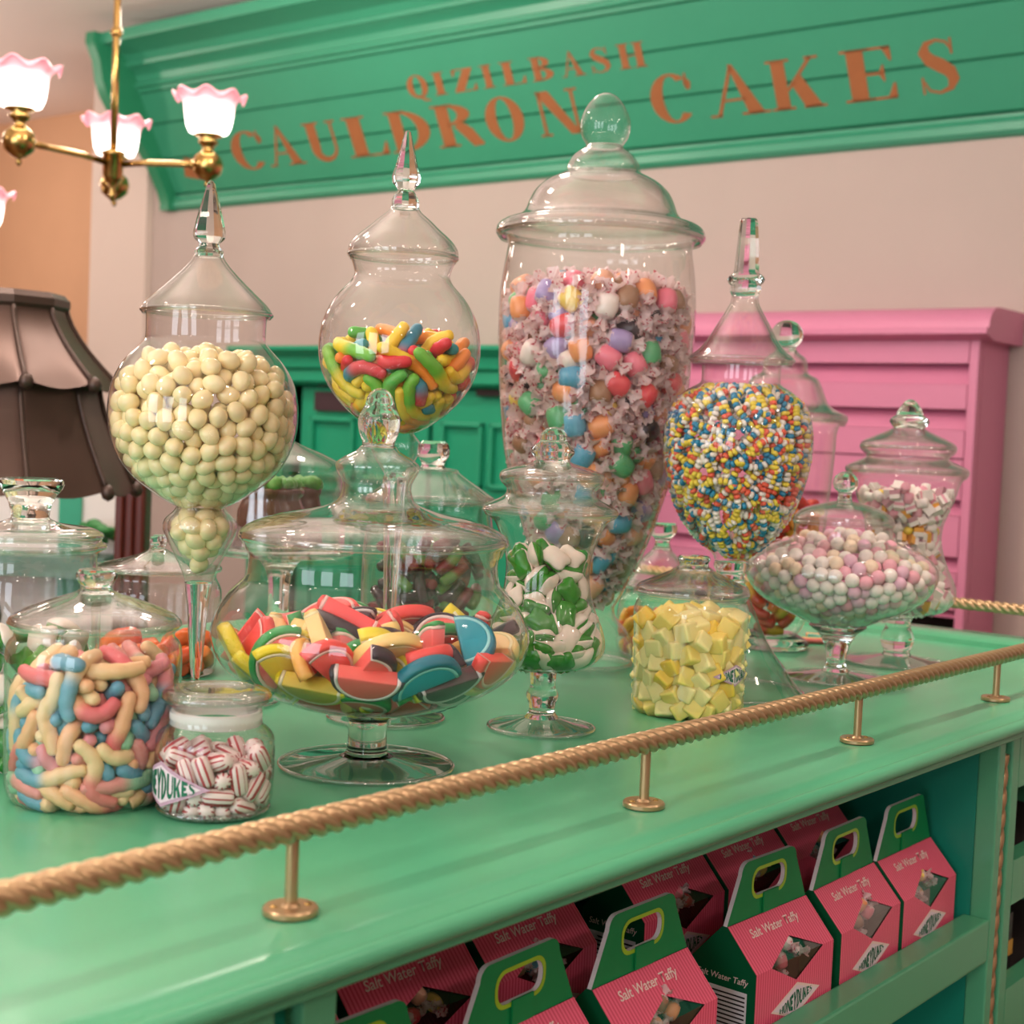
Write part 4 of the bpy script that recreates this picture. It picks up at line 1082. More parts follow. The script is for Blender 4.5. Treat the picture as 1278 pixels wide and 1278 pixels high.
def bead(mb, p, t, r, l, mi):
    t = Vector(t).normalized(); u = t.orthogonal().normalized(); w = t.cross(u); n = 7; v = []; f = []
    prf = [(-l * .5, r * .62), (-l * .3, r), (l * .3, r), (l * .5, r * .62)]
    for z, q in prf:
        for k in range(n):
            a = 2 * PI * k / n; v.append(Vector(p) + t * z + u * (q * math.cos(a)) + w * (q * math.sin(a)))
    for i in range(3):
        for k in range(n): f.append((i * n + k, i * n + (k + 1) % n, (i + 1) * n + (k + 1) % n, (i + 1) * n + k))
    f += [tuple(range(n))[::-1], tuple(range(3 * n, 4 * n))]; mb.add(v, f, mi)
body = [(r, z) for r, z in Dj.body if z <= Dj.Z(486)]
zb_, zt_ = body[0][1] + .008, Dj.Z(484)
rz = np.array(body)
def r_at(z): return float(np.interp(z, rz[:, 1], rz[:, 0]))
rng = random.Random(12); nn = 0
for lay, cnt in ((.0052, 50), (.0115, 46), (.018, 36), (.026, 20)):
    for k in range(cnt):
        z0 = zb_ + (zt_ - zb_) * ((k + rng.random()) / cnt) ** .75
        th = math.atan2(Dj.to[1], Dj.to[0]) + rng.uniform(-1.9, 1.9)
        rl_, rw = rng.uniform(.022, .036), rng.uniform(.006, .014); tilt = rng.uniform(0, PI); nb = 30; mb = MB(); pts = []
        ph = rng.random() * 6
        for i in range(nb):
            a = 2 * PI * i / nb; u = rl_ * math.cos(a); w = rw * math.sin(a) + .003 * math.sin(3 * a + ph)
            du, dw = u * math.cos(tilt) - w * math.sin(tilt), u * math.sin(tilt) + w * math.cos(tilt)
            z = min(max(z0 + dw, zb_), zt_ + .001 * math.sin(5 * a)); R = max(.006, r_at(z) - lay - .0012 * math.sin(4 * a + ph) - max(0, (z - (zt_ - .012)) * 1.2))
            t_ = th + du / max(R, .03); pts.append(Vector((R * math.cos(t_), R * math.sin(t_), z)))
        # even bead spacing along the loop
        L_ = [0]
        for i in range(nb): L_.append(L_[-1] + (pts[(i + 1) % nb] - pts[i]).length)
        nbead = int(L_[-1] / .0056); c0 = sum(pts, Vector()) / nb
        for b_ in range(nbead):
            s_ = L_[-1] * b_ / nbead; i = max(q for q in range(nb) if L_[q] <= s_); f_ = (s_ - L_[i]) / max(1e-9, L_[i + 1] - L_[i])
            p0, p1_ = pts[i], pts[(i + 1) % nb]
            bead(mb, p0.lerp(p1_, f_) - c0, p1_ - p0, .0044, .0050, rng.choices((0, 1, 2, 3), (32, 30, 20, 18))[0])
        o = link('candy_necklace', mb.me('candy_necklace', True, fix=False), bead_cols, None, loc(Dj, np.array(c0)))
        tag(o, 'stretchy necklace of yellow, white, blue and red sugar beads in the teardrop jar', 'candy necklace', 'candy necklaces in the teardrop jar')

# === the big footed bowl of fruit slices
Ej = Jar(457, 957, 'wide footed bowl jar of jelly fruit slices with a domed lid and knob')
Ej.bowl([(891, 20), (888, 45), (882, 80), (873, 112), (855, 152), (830, 184), (800, 197), (780, 196), (760, 188), (742, 175), (731, 164), (722, 157), (700, 155), (688, 158)])
Ej.lid([(690, 160), (682, 163), (672, 167.5), (664, 163), (655, 147), (646, 118), (639, 82), (632, 58), (624, 47), (612, 43), (603, 44), (594, 49), (587, 52), (579, 51), (571, 40), (564, 27), (558, 22)]); Ej.rim(674, 163, 5, Ej.lid_)
Ej.finial([(560, 21), (556, 20), (551, 21), (542, 24.5), (530, 26.5), (520, 25), (510, 20), (502, 17.5), (496, 15.5), (490, 11), (486, 5)], 48)
Ej.stem([(944, 34), (940, 27), (932, 25), (905, 24), (896, 27), (890, 40)])
Ej.foot(108, 943, 33, flare=1.3)
fl, pi_, ri = half_slice(.0300, .0135)
kinds = {'lemon': ('d9c242', 'f7efc2', 'efdc34'), 'watermelon': ('f27874', 'f2dac8', '2f9a4c'), 'black-rinded red': ('f06660', 'efdcd4', '3a2b36'), 'cherry red': ('f8504e', 'fcc4b8', 'f45550'), 'peach': ('f8cc84', 'f6e2a8', 'f2cf7e'), 'orange-rinded red': ('f04a44', 'f4c890', 'f2b45a'), 'teal': ('1f93a4', '8fd0d0', '1b7486'), 'dark plum': ('55323f', 'ddd3d3', '38242e')}
km = {k: [mat('slice_%s_%d' % (k.replace(' ', '_').replace('-', '_'), i), h, .34, bump=.35, bscale=1400, sss=.2, sssr=.006) for i, h in enumerate(v)] for k, v in kinds.items()}
KS = {}
for k in kinds:
    ms = []
    for me, mt in zip((fl, pi_, ri), km[k]): c_ = me.copy(); c_.materials.append(mt); ms.append(c_)
    ms[0].name, ms[1].name, ms[2].name = 'fruit_slice', 'pith', 'rind'; KS[k] = ms
anch = [(485, 850, 'lemon'), (390, 845, 'lemon'), (325, 838, 'lemon'), (365, 785, 'watermelon'), (345, 768, 'watermelon'), (440, 825, 'watermelon'), (425, 752, 'cherry red'), (485, 778, 'cherry red'), (352, 752, 'peach'), (535, 800, 'black-rinded red'), (500, 818, 'dark plum'), (520, 850, 'teal'), (548, 858, 'dark plum'), (592, 845, 'peach'), (582, 822, 'orange-rinded red'), (622, 790, 'peach'), (570, 755, 'cherry red'), (300, 795, 'cherry red'), (280, 800, 'lemon'), (640, 830, 'watermelon'), (490, 800, 'peach'), (310, 825, 'cherry red'), (455, 800, 'cherry red'), (580, 788, 'dark plum'), (605, 770, 'cherry red'), (420, 785, 'dark plum'), (520, 755, 'peach'), (610, 815, 'peach'), (540, 770, 'orange-rinded red'), (390, 760, 'peach')]
con = Ej.container(774, .034, inset=.0065)
rest = [(-.020, -.007, 0), (-.0068, -.006, 0), (.0068, -.006, 0), (.020, -.007, 0), (-.012, .006, 0), (.012, .006, 0), (0, .0085, 0)]
C, Rm, X = pack(con, rest, [.0076] * 7, N_(con, .66, .5 * PI * .0285 ** 2 * .0145), 41, 200, .0005)
rest_m = np.array(rest).mean(0); rng = random.Random(2)
order = Ej.keep(C, con, 130, -2, .2)
for i in order:
    p = Ej.q + C[i]; px, py, _ = proj(p)
    k = min(anch, key=lambda a: (a[0] - px) ** 2 + (a[1] - py) ** 2)[2] if C[i] @ Ej.to > -.02 and min((a[0] - px) ** 2 + (a[1] - py) ** 2 for a in anch) < 300 else rng.choices(['cherry red', 'peach', 'watermelon', 'lemon', 'orange-rinded red', 'dark plum', 'black-rinded red', 'teal'], (30, 18, 18, 10, 12, 4, 4, 3))[0]
    o = link('fruit_slice', KS[k][0], None, None, loc(Ej, C[i] - Rm[i] @ rest_m), rot(Rm[i]))
    tag(o, k + ' jelly fruit slice in the wide footed bowl jar', 'fruit slice', k + ' slices in the footed bowl')
    link('pith', KS[k][1], None, o); link('rind', KS[k][2], None, o)

# === waisted jar of green frogs
Fj = Jar(675, 910, 'waisted footed jar of green and white gummy frogs with a stepped lid')
Fj.bowl([(835, 14), (833, 40), (828, 60), (815, 73), (799, 75), (780, 70), (762, 62), (740, 55), (715, 52.5), (695, 54), (675, 60), (660, 66), (652, 71), (646, 79)])
Fj.lid([(646, 81), (640, 84.5), (634, 83), (628, 72), (622, 60), (616, 56), (611, 57), (605, 63), (597, 66), (590, 62), (584, 46), (579, 28), (575, 19)]); Fj.rim(639, 82, 3.4, Fj.lid_); Fj.rim(597, 63, 3, Fj.lid_, 'ring')
Fj.finial([(578, 18), (574, 21), (566, 27), (558, 24), (553, 18), (549, 17), (543, 16), (537, 11), (534, 4)], 40)
Fj.stem([(896, 22), (890, 17), (884, 16), (876, 18), (868, 20.5), (860, 17), (854, 16), (840, 17), (834, 20)])
Fj.foot(66, 896, 21)
FR = [frog_meshes(s_) for s_ in range(2)]
fw = mat('white_marshmallow_belly', 'eee0d0', .55, sss=.15, sssr=.004); fg = mat('green_jelly', '2c8a1c', .15, sss=.15, sssr=.005, coat=.3)
for a, b in FR: a.materials.append(fw); b.materials.append(fg)
con = Fj.container(662, .010, inset=.003)
rest = [(-.009, 0, 0), (.009, 0, 0), (0, .006, 0), (0, -.006, 0)]
C, Rm, X = pack(con, rest, [.0072] * 4, N_(con, .98, 5.6e-6), 51, 170, .0006)
for i in Fj.keep(C, con, 110, -.6, .05):
    a, b = FR[i % 2]; o = link('gummy_frog', a, None, None, loc(Fj, C[i]), rot(Rm[i]))
    tag(o, 'glossy green gummy frog with a white belly in the waisted footed jar', 'gummy frog', 'gummy frogs in the waisted jar'); link('jelly_back', b, None, o)

# === straight jar of yellow jelly cubes
Gj = Jar(857, 888, 'straight-sided jar of pale yellow jelly cubes with a diamond label')
Gj.bowl([(889, 20), (888.5, 60), (885, 67), (878, 69), (840, 69.5), (800, 70.5), (775, 71.5), (764, 72), (757, 70.5), (750, 67.5)])
Gj.part('base', Gj.P([(888.9, 0), (888.9, 62)]), GF, 48)
Gj.lid([(749, 66), (745, 69), (738, 70.5), (732, 68), (726, 56), (720, 42), (714, 29), (709, 22)]); Gj.rim(740, 68.5, 3, Gj.lid_)
Gj.finial([(712, 22), (708, 19), (704, 18), (700, 20), (697, 20.5), (694.5, 18)], 12, flat=True)
cubes = [rounded_box('jelly_cube', .0205, .0205, .0195, .0024), rounded_box('jelly_cube', .0215, .0185, .019, .0026)]
cy = [mat('yellow_sugar_jelly_%s' % n_, h_, .4, bump=.3, bscale=900, sss=.35, sssr=.010) for n_, h_ in (('pale', 'fbeaa0'), ('lemon', 'fae07a'), ('amber', 'f8d050'))]
CU = []
for me in cubes:
    for m_ in cy: c_ = me.copy(); c_.name = 'jelly_cube'; c_.materials.append(m_); CU.append(c_)
con = Gj.container(762, .006)
C, Rm, X = pack(con, [[0, 0, 0]], [.0094], N_(con, .70, SPH(.0094)), 61, 120, .0003)
cn = ('pale', 'lemon', 'amber'); rng = random.Random(3)
for i in Gj.keep(C, con, 230, -.5, .04):
    k = rng.choices((0, 1, 2), (50, 35, 15))[0] + 3 * rng.randrange(2)
    tag(link('jelly_cube', CU[k], None, None, loc(Gj, C[i]), rot(Rm[i])), cn[k % 3] + ' yellow sugared jelly cube in the straight jar with the diamond label', 'jelly cube', cn[k % 3] + ' yellow cubes in the straight jar')

# === low bowl of bonbons
Hj = Jar(1042, 848, 'low wide footed bowl jar of pink and white sugared balls with a ball-topped lid')
Hj.bowl([(783, 16), (780, 34), (772, 52), (758, 84), (740, 107), (722, 117), (708, 118), (696, 110), (686, 96), (679, 80), (674, 66), (670, 61), (656, 61)])
Hj.lid([(657, 62), (652, 62.5), (646, 61), (638, 52), (632, 36), (628, 20), (626, 10)]); Hj.rim(653, 61, 2.4, Hj.lid_)
Hj.finial([(628, 11), (624, 9), (617, 8), (614, 10), (610, 14), (604, 15.5), (597, 14), (592, 9), (589.5, 4)], 40)
Hj.stem([(838, 17), (832, 13), (822, 12), (805, 16), (792, 23), (786, 31), (782, 36)])
Hj.foot(64, 838, 16, flare=1.2)
bm_ = ellipsoid('bonbon', .0089, .0089, .0089, 16, 10)
bc = {'white': 'efe4da', 'pink': 'eaa9b4', 'cream': 'f2d9bc', 'lilac-pink': 'e2b4c4'}
BO = {}
for k, h_ in bc.items(): BO[k] = bm_.copy(); BO[k].name = 'bonbon'; BO[k].materials.append(mat('sugar_dusted_' + k.replace('-', '_'), h_, .75, bump=.3, bscale=700, sss=.1, sssr=.004))
con = Hj.container(690, .036, inset=.002)
C, Rm, X = pack(con, [[0, 0, 0]], [.0090], N_(con, .80, SPH(.0090)), 71, 120, .0004)
rng = random.Random(8)
for i in Hj.keep(C, con, 320, -.7, .024, 1.2):
    k = rng.choices(list(bc), (42, 22, 22, 14))[0]
    tag(link('bonbon', BO[k], None, None, loc(Hj, C[i]), rot(Rm[i])), k + ' sugar-dusted round bonbon in the low wide footed bowl', 'bonbon', k + ' bonbons in the low bowl')

# === dolly mixture jar
Ij = Jar(1118, 828, 'waisted footed jar of pastel dolly mixture at the right, before the pink cabinet')
Ij.bowl([(767, 18), (765, 38), (760, 55), (748, 66), (738, 68), (725, 65), (708, 57), (690, 50), (672, 46.5), (655, 48), (640, 53), (622, 60), (608, 64), (600, 67), (595, 71)])
Ij.lid([(596, 72), (590, 75), (584, 74), (578, 62), (573, 51), (569, 52), (565, 57), (559, 59), (553, 56), (546, 42), (538, 24), (534, 18)]); Ij.rim(589, 73, 2.6, Ij.lid_); Ij.rim(559, 57, 2.4, Ij.lid_, 'ring')
Ij.finial([(536, 18), (532, 22), (527, 25), (523, 23), (519, 17), (514, 15.5), (508, 12), (502, 7), (499.5, 3)], 14, flat=True)
Ij.stem([(818, 18), (812, 16), (804, 20), (794, 20), (784, 16), (774, 16), (766, 22)])
Ij.foot(62, 818, 18, flare=1.2)
dm = {}
def two_tone(name, a, b, sx=.0135, sy=.0135, sz=.0125, layers=2):
    mb = MB(); h = sz / layers
    for i in range(layers): mb.box((-sx / 2, -sy / 2, -sz / 2 + h * i), (sx / 2, sy / 2, -sz / 2 + h * (i + 1) - .0001), i % 2)
    me = mb.me(name); me.polygons.foreach_set('use_smooth', [False] * len(me.polygons))
    for c_ in (a, b): me.materials.append(c_)
    return me
dw = mat('dolly_white', 'f0e6de', .6); dp_ = mat('dolly_pink', 'e6a2b0', .6); do_ = mat('dolly_orange', 'f0ac4c', .6); db_ = mat('dolly_plum', 'b88490', .6); dy = mat('dolly_yellow', 'f2d24c', .3)
DMX = {'pink and white square': two_tone('sugar_sweet', dw, dp_, layers=3), 'orange and white square': two_tone('sugar_sweet', dw, do_), 'plum and white square': two_tone('sugar_sweet', db_, dw)}
for k, m_ in (('white sugar cylinder', dw), ('pink sugar cylinder', dp_), ('orange sugar cylinder', do_)):
    DMX[k] = MB().lathe([(0, -.007), (.0055, -.007), (.0065, -.006), (.0065, .006), (.0055, .007), (0, .007)], 14).me('sugar_sweet'); DMX[k].materials.append(m_)
DMX['yellow jelly'] = ellipsoid('sugar_sweet', .007, .007, .006); DMX['yellow jelly'].materials.append(dy)
con = Ij.container(603, .010)
C, Rm, X = pack(con, [[0, 0, 0]], [.0076], N_(con, .68, SPH(.0076)), 81, 110, .0004)
rng = random.Random(6)
for i in Ij.keep(C, con, 290, -.4, .03):
    k = rng.choices(list(DMX), (30, 14, 15, 20, 12, 6, 3))[0]
    tag(link('sugar_sweet', DMX[k], None, None, loc(Ij, C[i]), rot(Rm[i])), k + ' sweet in the waisted dolly mixture jar', 'sweet', k + 's in the dolly mixture jar')

# === tall jar behind: red and orange gummies
Jj = Jar(962, 808, 'tall ball-topped jar of red and orange gummies behind the teardrop jar')
Jj.bowl([(795, 12), (793, 26), (786, 34), (770, 42), (740, 49), (700, 55), (650, 60), (600, 64), (560, 66.5), (540, 67), (530, 70)])
Jj.lid([(530, 76), (523, 79.5), (516, 78), (511, 66), (503, 55), (492, 50), (480, 45), (472, 40), (466, 29), (456, 27.5), (448, 25), (441, 16), (437, 12)]); Jj.rim(522, 77, 3, Jj.lid_)
Jj.finial([(440, 13), (435, 12), (432, 14), (427, 18), (419, 20), (411, 18), (404, 12), (401, 5)], 40)
Jj.stem([(808, 46), (800, 46), (794, 38), (789, 28)])
gum = [('e0402c', 'e8782c', 'red and orange'), ('d83a34', 'd83a34', 'red'), ('ecba3c', 'd8482c', 'yellow and red'), ('f08a3a', 'f4b048', 'orange')]
def worm_fill(j, con, n, keepn, r, k, seg, cols, seed, label, group, matn='shiny', front=-.6, it=130, nm_='gummy_stick'):
    C, Rm, X = pack(con, [[i * seg, 0, 0] for i in range(k)], [r] * k, N_(con, .60, PI * r * r * seg * k), seed, it, .0006, True, .8); rng = random.Random(seed)
    for i in j.keep(C, con, keepn, front, .06):
        a, b, nm = rng.choice(cols); me = worm_mesh(X[i] - C[i], r, lin(a), lin(b), rng, 22, 9, .03, 6); me.materials.append(M[matn])
        tag(link(nm_, me, None, None, loc(j, C[i])), nm + ' ' + label, 'gummy', nm + ' ' + group)
worm_fill(Jj, Jj.container(592, .01), 62, 55, .0085, 4, .012, gum, 91, 'fat gummy stick in the tall ball-topped jar at the back', 'gummies in the tall back jar')

# === front left jar: sour worms
Kj = Jar(113, 994, 'front left straight jar of sugared pink, blue and cream gummy worms')
Kj.bowl([(996, 30), (995.5, 88), (991, 98), (980, 103), (960, 105), (900, 106), (840, 107), (815, 107), (802, 104), (795, 98), (787, 97)])
Kj.part('base', Kj.P([(995.8, 0), (995.8, 90)]), GF, 48)
Kj.lid([(788, 99), (783, 103), (776, 105), (770, 101), (762, 86), (754, 66), (747, 46), (742, 30), (738, 22)]); Kj.rim(778, 102, 4, Kj.lid_)
Kj.finial([(741, 24), (737, 20), (733, 19), (728, 22), (722, 25), (716, 25), (712, 22)], 12, flat=True)
Kc = [('efcf9c', 'e4837c', 'cream and pink'), ('5f98ae', 'd98a90', 'blue and pink'), ('f0cfa0', 'ecc08c', 'cream'), ('93c6a0', 'dd9088', 'green and pink'), ('6a9fb2', 'ecc898', 'blue and cream'), ('f0b88a', 'e26f72', 'peach and red')]
con = Kj.container(806, .006, inset=.003); r_ = .0059
C, Rm, X = pack(con, [[i * .0088, 0, 0] for i in range(8)], [r_] * 8, N_(con, 1.02, PI * r_ ** 2 * .071), 101, 190, .0003, True, .9)
rng = random.Random(5)
for i in Kj.keep(C, con, 150, -.6, .05):
    a, b, nm = Kc[rng.randrange(6)]; me = worm_mesh(X[i] - C[i], r_ * 1.12, lin(a), lin(b), rng, 26, 9, .05, 8); me.materials.append(M['gummy'])
    tag(link('gummy_worm', me, None, None, loc(Kj, C[i])), nm + ' sugared gummy worm in the front left straight jar', 'gummy worm', nm + ' worms in the front left jar')

# === small jar of striped mints
Lj = Jar(266, 1012, 'small front jar of red and white striped mints with a flat lid')
Lj.bowl([(1013, 20), (1012.5, 58), (1008, 66), (1000, 70), (990, 73), (950, 74), (925, 73.5), (916, 71), (909, 65), (904, 59), (897, 57), (884, 57)])
Lj.part('base', Lj.P([(1012.9, 0), (1012.9, 60)]), GF, 48); Lj.rim(1006, 67, 4, Lj.root, 'base_ring')
Lj.part('seal', Lj.P([(904, 56), (903, 57), (888, 57), (886, 56), (886, 52)]), M['frost'], 56)
Lj.lid([(884, 57), (880, 58.5), (874, 66), (868, 68), (862, 64), (859, 52), (860, 40), (863, 30), (863, 0)]); Lj.rim(869, 64, 4, Lj.lid_); Lj.rim(861, 48, 2.5, Lj.lid_, 'ring')
def mint_mesh():
    n = 24; v = []; f = []; mi = []; prof = [(0.0, -.0118), (.0046, -.0116), (.0066, -.0095), (.0072, 0), (.0066, .0095), (.0046, .0116), (0, .0118)]
    mb = MB(); 
    rows = []
    for r, z in prof[1:-1]: rows.append([(r * (1 + .10 * math.cos(12 * 2 * PI * k / n)) * math.cos(2 * PI * k / n), r * .86 * (1 + .10 * math.cos(12 * 2 * PI * k / n)) * math.sin(2 * PI * k / n), z) for k in range(n)])
    for row in rows: v += row
    for i in range(len(rows) - 1):
        for k in range(n): f.append((i * n + k, i * n + (k + 1) % n, (i + 1) * n + (k + 1) % n, (i + 1) * n + k)); mi.append(1 if k % 3 == 0 else 0)
    f += [tuple(range(n))[::-1], tuple(range((len(rows) - 1) * n, len(rows) * n))]; mi += [0, 0]
    mb.add(v, f); mb.mi = mi; return mb.me('striped_mint')
MI = mint_mesh(); MI.materials.append(mat('mint_white', 'f0dcd6', .28, sss=.1, sssr=.003)); MI.materials.append(mat('mint_red', 'b83a44', .28))
con = Lj.container(911, .004, inset=.002)
C, Rm, X = pack(con, [[0, 0, -.0065], [0, 0, 0], [0, 0, .0065]], [.0066] * 3, N_(con, .60, PI * .0066 ** 2 * .020), 111, 170, .0005)
for i in Lj.keep(C, con, 100, -.7, .05):
    tag(link('striped_mint', MI, None, None, loc(Lj, C[i]), rot(Rm[i])), 'red and white striped pillow mint in the small front jar', 'mint', 'striped mints in the small jar')

# === jar at the left edge: frogs under a flat ground-glass lid
Mj = Jar(30, 948, 'big jar at the left edge with a thick glass knob lid, holding green gummy frogs')
Mj.bowl([(949, 30), (948, 74), (940, 84), (925, 87), (850, 88), (760, 88), (725, 87), (712, 84), (700, 82), (688, 83)])
Mj.part('base', Mj.P([(948.5, 0), (948.5, 76)]), GF, 48)
Mj.lid([(688, 86), (683, 92), (679, 92), (675, 88), (670, 87), (664, 86), (659, 76), (656, 55), (653, 36), (648, 24)]); Mj.rim(681, 90, 4, Mj.lid_); Mj.rim(668, 86, 4, Mj.lid_, 'gasket')
Mj.finial([(652, 27), (646, 23), (638, 24), (628, 27), (620, 31), (612, 38), (605, 41), (600, 40), (598, 37)], 14, flat=True)
con = Mj.container(762, .015, inset=.003)
C, Rm, X = pack(con, rest if False else [(-.009, 0, 0), (.009, 0, 0), (0, .006, 0), (0, -.006, 0)], [.0072] * 4, N_(con, .60, 5.6e-6), 121, 90, .0006)
for i in Mj.keep(C, con, 110, -.1, .035):
    a, b = FR[i % 2]; o = link('gummy_frog', a, None, None, loc(Mj, C[i]), rot(Rm[i]))
    tag(o, 'green and white gummy frog in the big jar at the left edge', 'gummy frog', 'gummy frogs in the left edge jar'); link('jelly_back', b, None, o)

# === jar behind the front left jar: orange gummies
Nj = Jar(193, 838, 'round-shouldered jar of orange gummies behind the front left jar')
Nj.bowl([(839, 30), (838, 70), (830, 75), (800, 77), (760, 79), (738, 79), (728, 76), (720, 72), (712, 74), (706, 78)])
Nj.lid([(712, 74), (706, 70), (701, 52), (696, 34), (690, 18), (686, 11)]); Nj.rim(709, 76, 3, Nj.lid_)
Nj.finial([(690, 12), (685, 9), (681, 9), (676, 11), (671, 10), (668, 6)], 32)
ora = [('e8601c', 'f08028', 'deep orange'), ('ea6a24', 'e8501c', 'orange-red')]
worm_fill(Nj, Nj.container(786, .004), 44, 40, .0100, 4, .013, ora, 131, 'gummy in the round-shouldered jar behind the stem of the globe jar', 'gummies in the round-shouldered jar', front=-.4, nm_='orange_gummy')

# === cake stand with chocolate cauldron cakes under a glass cloche
Oj = Jar(345, 822, 'glass cake stand and dome over chocolate cakes, behind the globe of cream sweets', group='glass cake stands', name='cake_stand', cat='cake stand')
zp = Oj.Z(687)
rp_ = 92 * proj(Oj.q + [0, 0, zp])[2] / F
Oj.part('plate', [(0, zp - .006), (rp_ * .9, zp - .006), (rp_, zp - .002), (rp_, zp + .003), (rp_ * .97, zp), (0, zp)], GF, 64)
Oj.stem([(812, 26), (800, 18), (760, 13), (720, 15), (700, 26), (692, 40)]); Oj.foot(62, 812, 25)
Oj.lid([(684, 80), (660, 80), (620, 79.5), (592, 78), (583, 76), (576, 70), (566, 50), (557, 26), (551, 13)], 'dome')
Oj.finial([(553, 12), (548, 8), (540, 8), (534, 10), (528, 12), (522, 11), (517, 7), (515, 3)], 32)
choc = mat('milk_chocolate', '5a3626', .25, sss=.05, sssr=.002, coat=.2); moss = mat('green_icing', '4f9a3c', .5); foil = mat('silver_foil', 'c9c2c4', .25, metal=.8)
def cauldron(dx, dy, label, s_=1.0):
    p = Oj.q + np.array([dx, dy, zp + .0016])
    t = empty('cauldron_cake', tuple(p), label=label, cat='cake', group='chocolate cauldron cakes under the dome')
    r = .042 * s_
    pr = [(0, .004), (r * .6, .004), (r * .9, .016), (r, .034), (r * .97, .05), (r * .84, .062), (r * .80, .066), (r * .90, .070), (r * .92, .076), (r * .84, .079), (r * .74, .075), (0, .073)]
    MB().lathe(pr, 32).build('chocolate_pot', choc, t, smooth=True)
    mb = MB(); rr = random.Random(int(dx * 1e4))
    for k in range(60):
        a = rr.random() * 2 * PI; q = r * .72 * math.sqrt(rr.random()); e = .0065 + rr.random() * .004
        mb.lathe([(0, -e), (e * .8, -e * .5), (e, 0), (e * .8, e * .5), (0, e)], 8, (q * math.cos(a), q * math.sin(a), .079 + rr.random() * .006))
    mb.build('icing', moss, t, smooth=True)
    for k in range(3):
        a = 2 * PI * k / 3 + .3; MB().lathe([(0, 0), (.005, .001), (.007, .008), (0, .014)], 8, (r * .6 * math.cos(a), r * .6 * math.sin(a), 0)).build('foot', choc, t, smooth=True)
    MB().lathe([(r * 1.0, .03), (r * 1.05, .012), (r * 1.12, .002), (r * 1.14, .006)], 18).build('foil_cup', foil, t)
tx, ty = Oj.to[0], Oj.to[1]
cauldron(tx * .020 - ty * -.012, ty * .020 + tx * -.012, 'chocolate cauldron cake with green icing, nearest under the glass dome', 1.04)
cauldron(-tx * .036 - ty * .030, -ty * .036 + tx * .030, 'chocolate cauldron cake with green icing, rear one under the glass dome', .52)

# === jar behind the fruit bowl
Pj = Jar(530, 833, 'domed-lid jar of dark red and black sweets behind the fruit slice bowl')
Pj.bowl([(833, 30), (832.5, 62), (825, 74), (800, 80), (740, 83), (680, 82), (655, 78), (642, 76), (630, 77)])
Pj.lid([(632, 80), (626, 82), (620, 79), (614, 70), (606, 58), (597, 44), (590, 34), (586, 31), (584, 18)]); Pj.rim(626, 79, 2.6, Pj.lid_)
Pj.finial([(586, 18), (581, 14), (576, 16), (570, 20), (562, 21), (555, 19), (551, 14)], 12, flat=True)
dk = [('7a1f2a', '3a2028', 'dark red'), ('2e2228', '3c2830', 'black'), ('5a8a3a', '7a2a30', 'green and red')]
worm_fill(Pj, Pj.container(648, .004), 80, 70, .0075, 4, .011, dk, 141, 'sweet in the domed-lid jar behind the fruit bowl', 'sweets in the jar behind the fruit bowl', front=-.5, it=80, nm_='liquorice_sweet')

# === jar between the tall taffy jar and the yellow cubes
Qj = Jar(820, 818, 'cup-topped jar of red and orange gummies between the tallest jar and the yellow cubes')
Qj.bowl([(819, 25), (818, 44), (812, 50), (800, 53), (770, 53), (750, 50), (742, 44), (735, 42)])
Qj.lid([(736, 44), (731, 45), (726, 42), (716, 35), (705, 29), (696, 22), (689, 14), (684, 11)]); Qj.rim(731, 43, 2.2, Qj.lid_)
Qj.finial([(687, 12), (682, 10), (677, 9), (672, 11), (667, 16), (662, 18), (657, 17.5), (653, 15)], 32)
worm_fill(Qj, Qj.container(742, .004), 40, 36, .0075, 4, .011, gum[:3] + [('f0902c', 'f4b83c', 'amber')], 151, 'gummy in the cup-topped jar behind the yellow cubes', 'gummies in the cup-topped jar', front=-.5, it=100)

# jelly ring lying on the counter behind the low bowl
rg = onZ(1010, 800, T)
mb = MB(); cols_ = [lin(h) for h in ('e0706a', 'ecc46a', '62a892', 'e8a07a')]
for k, (rr_, c_) in enumerate(((.034, 0), (.027, 1), (.020, 2))):
    n = 20; mb.tube([(rr_ * math.cos(PI * 1.5 * i / n), rr_ * math.sin(PI * 1.5 * i / n), .0045 + .0003 * k) for i in range(n + 1)], .0043, 8)
me = mb.me('candy_belt'); a = me.color_attributes.new('Col', 'FLOAT_COLOR', 'POINT'); per = 21 * 8
a.data.foreach_set('color', [v for k in range(3) for _ in range(per) for v in cols_[k]]); me.materials.append(M['gummy'])
tag(link('candy_belt', me, None, None, (rg[0], rg[1], T), (0, 0, 2.2)), 'curled striped pastel candy belt lying on the counter behind the low bowl', 'candy')

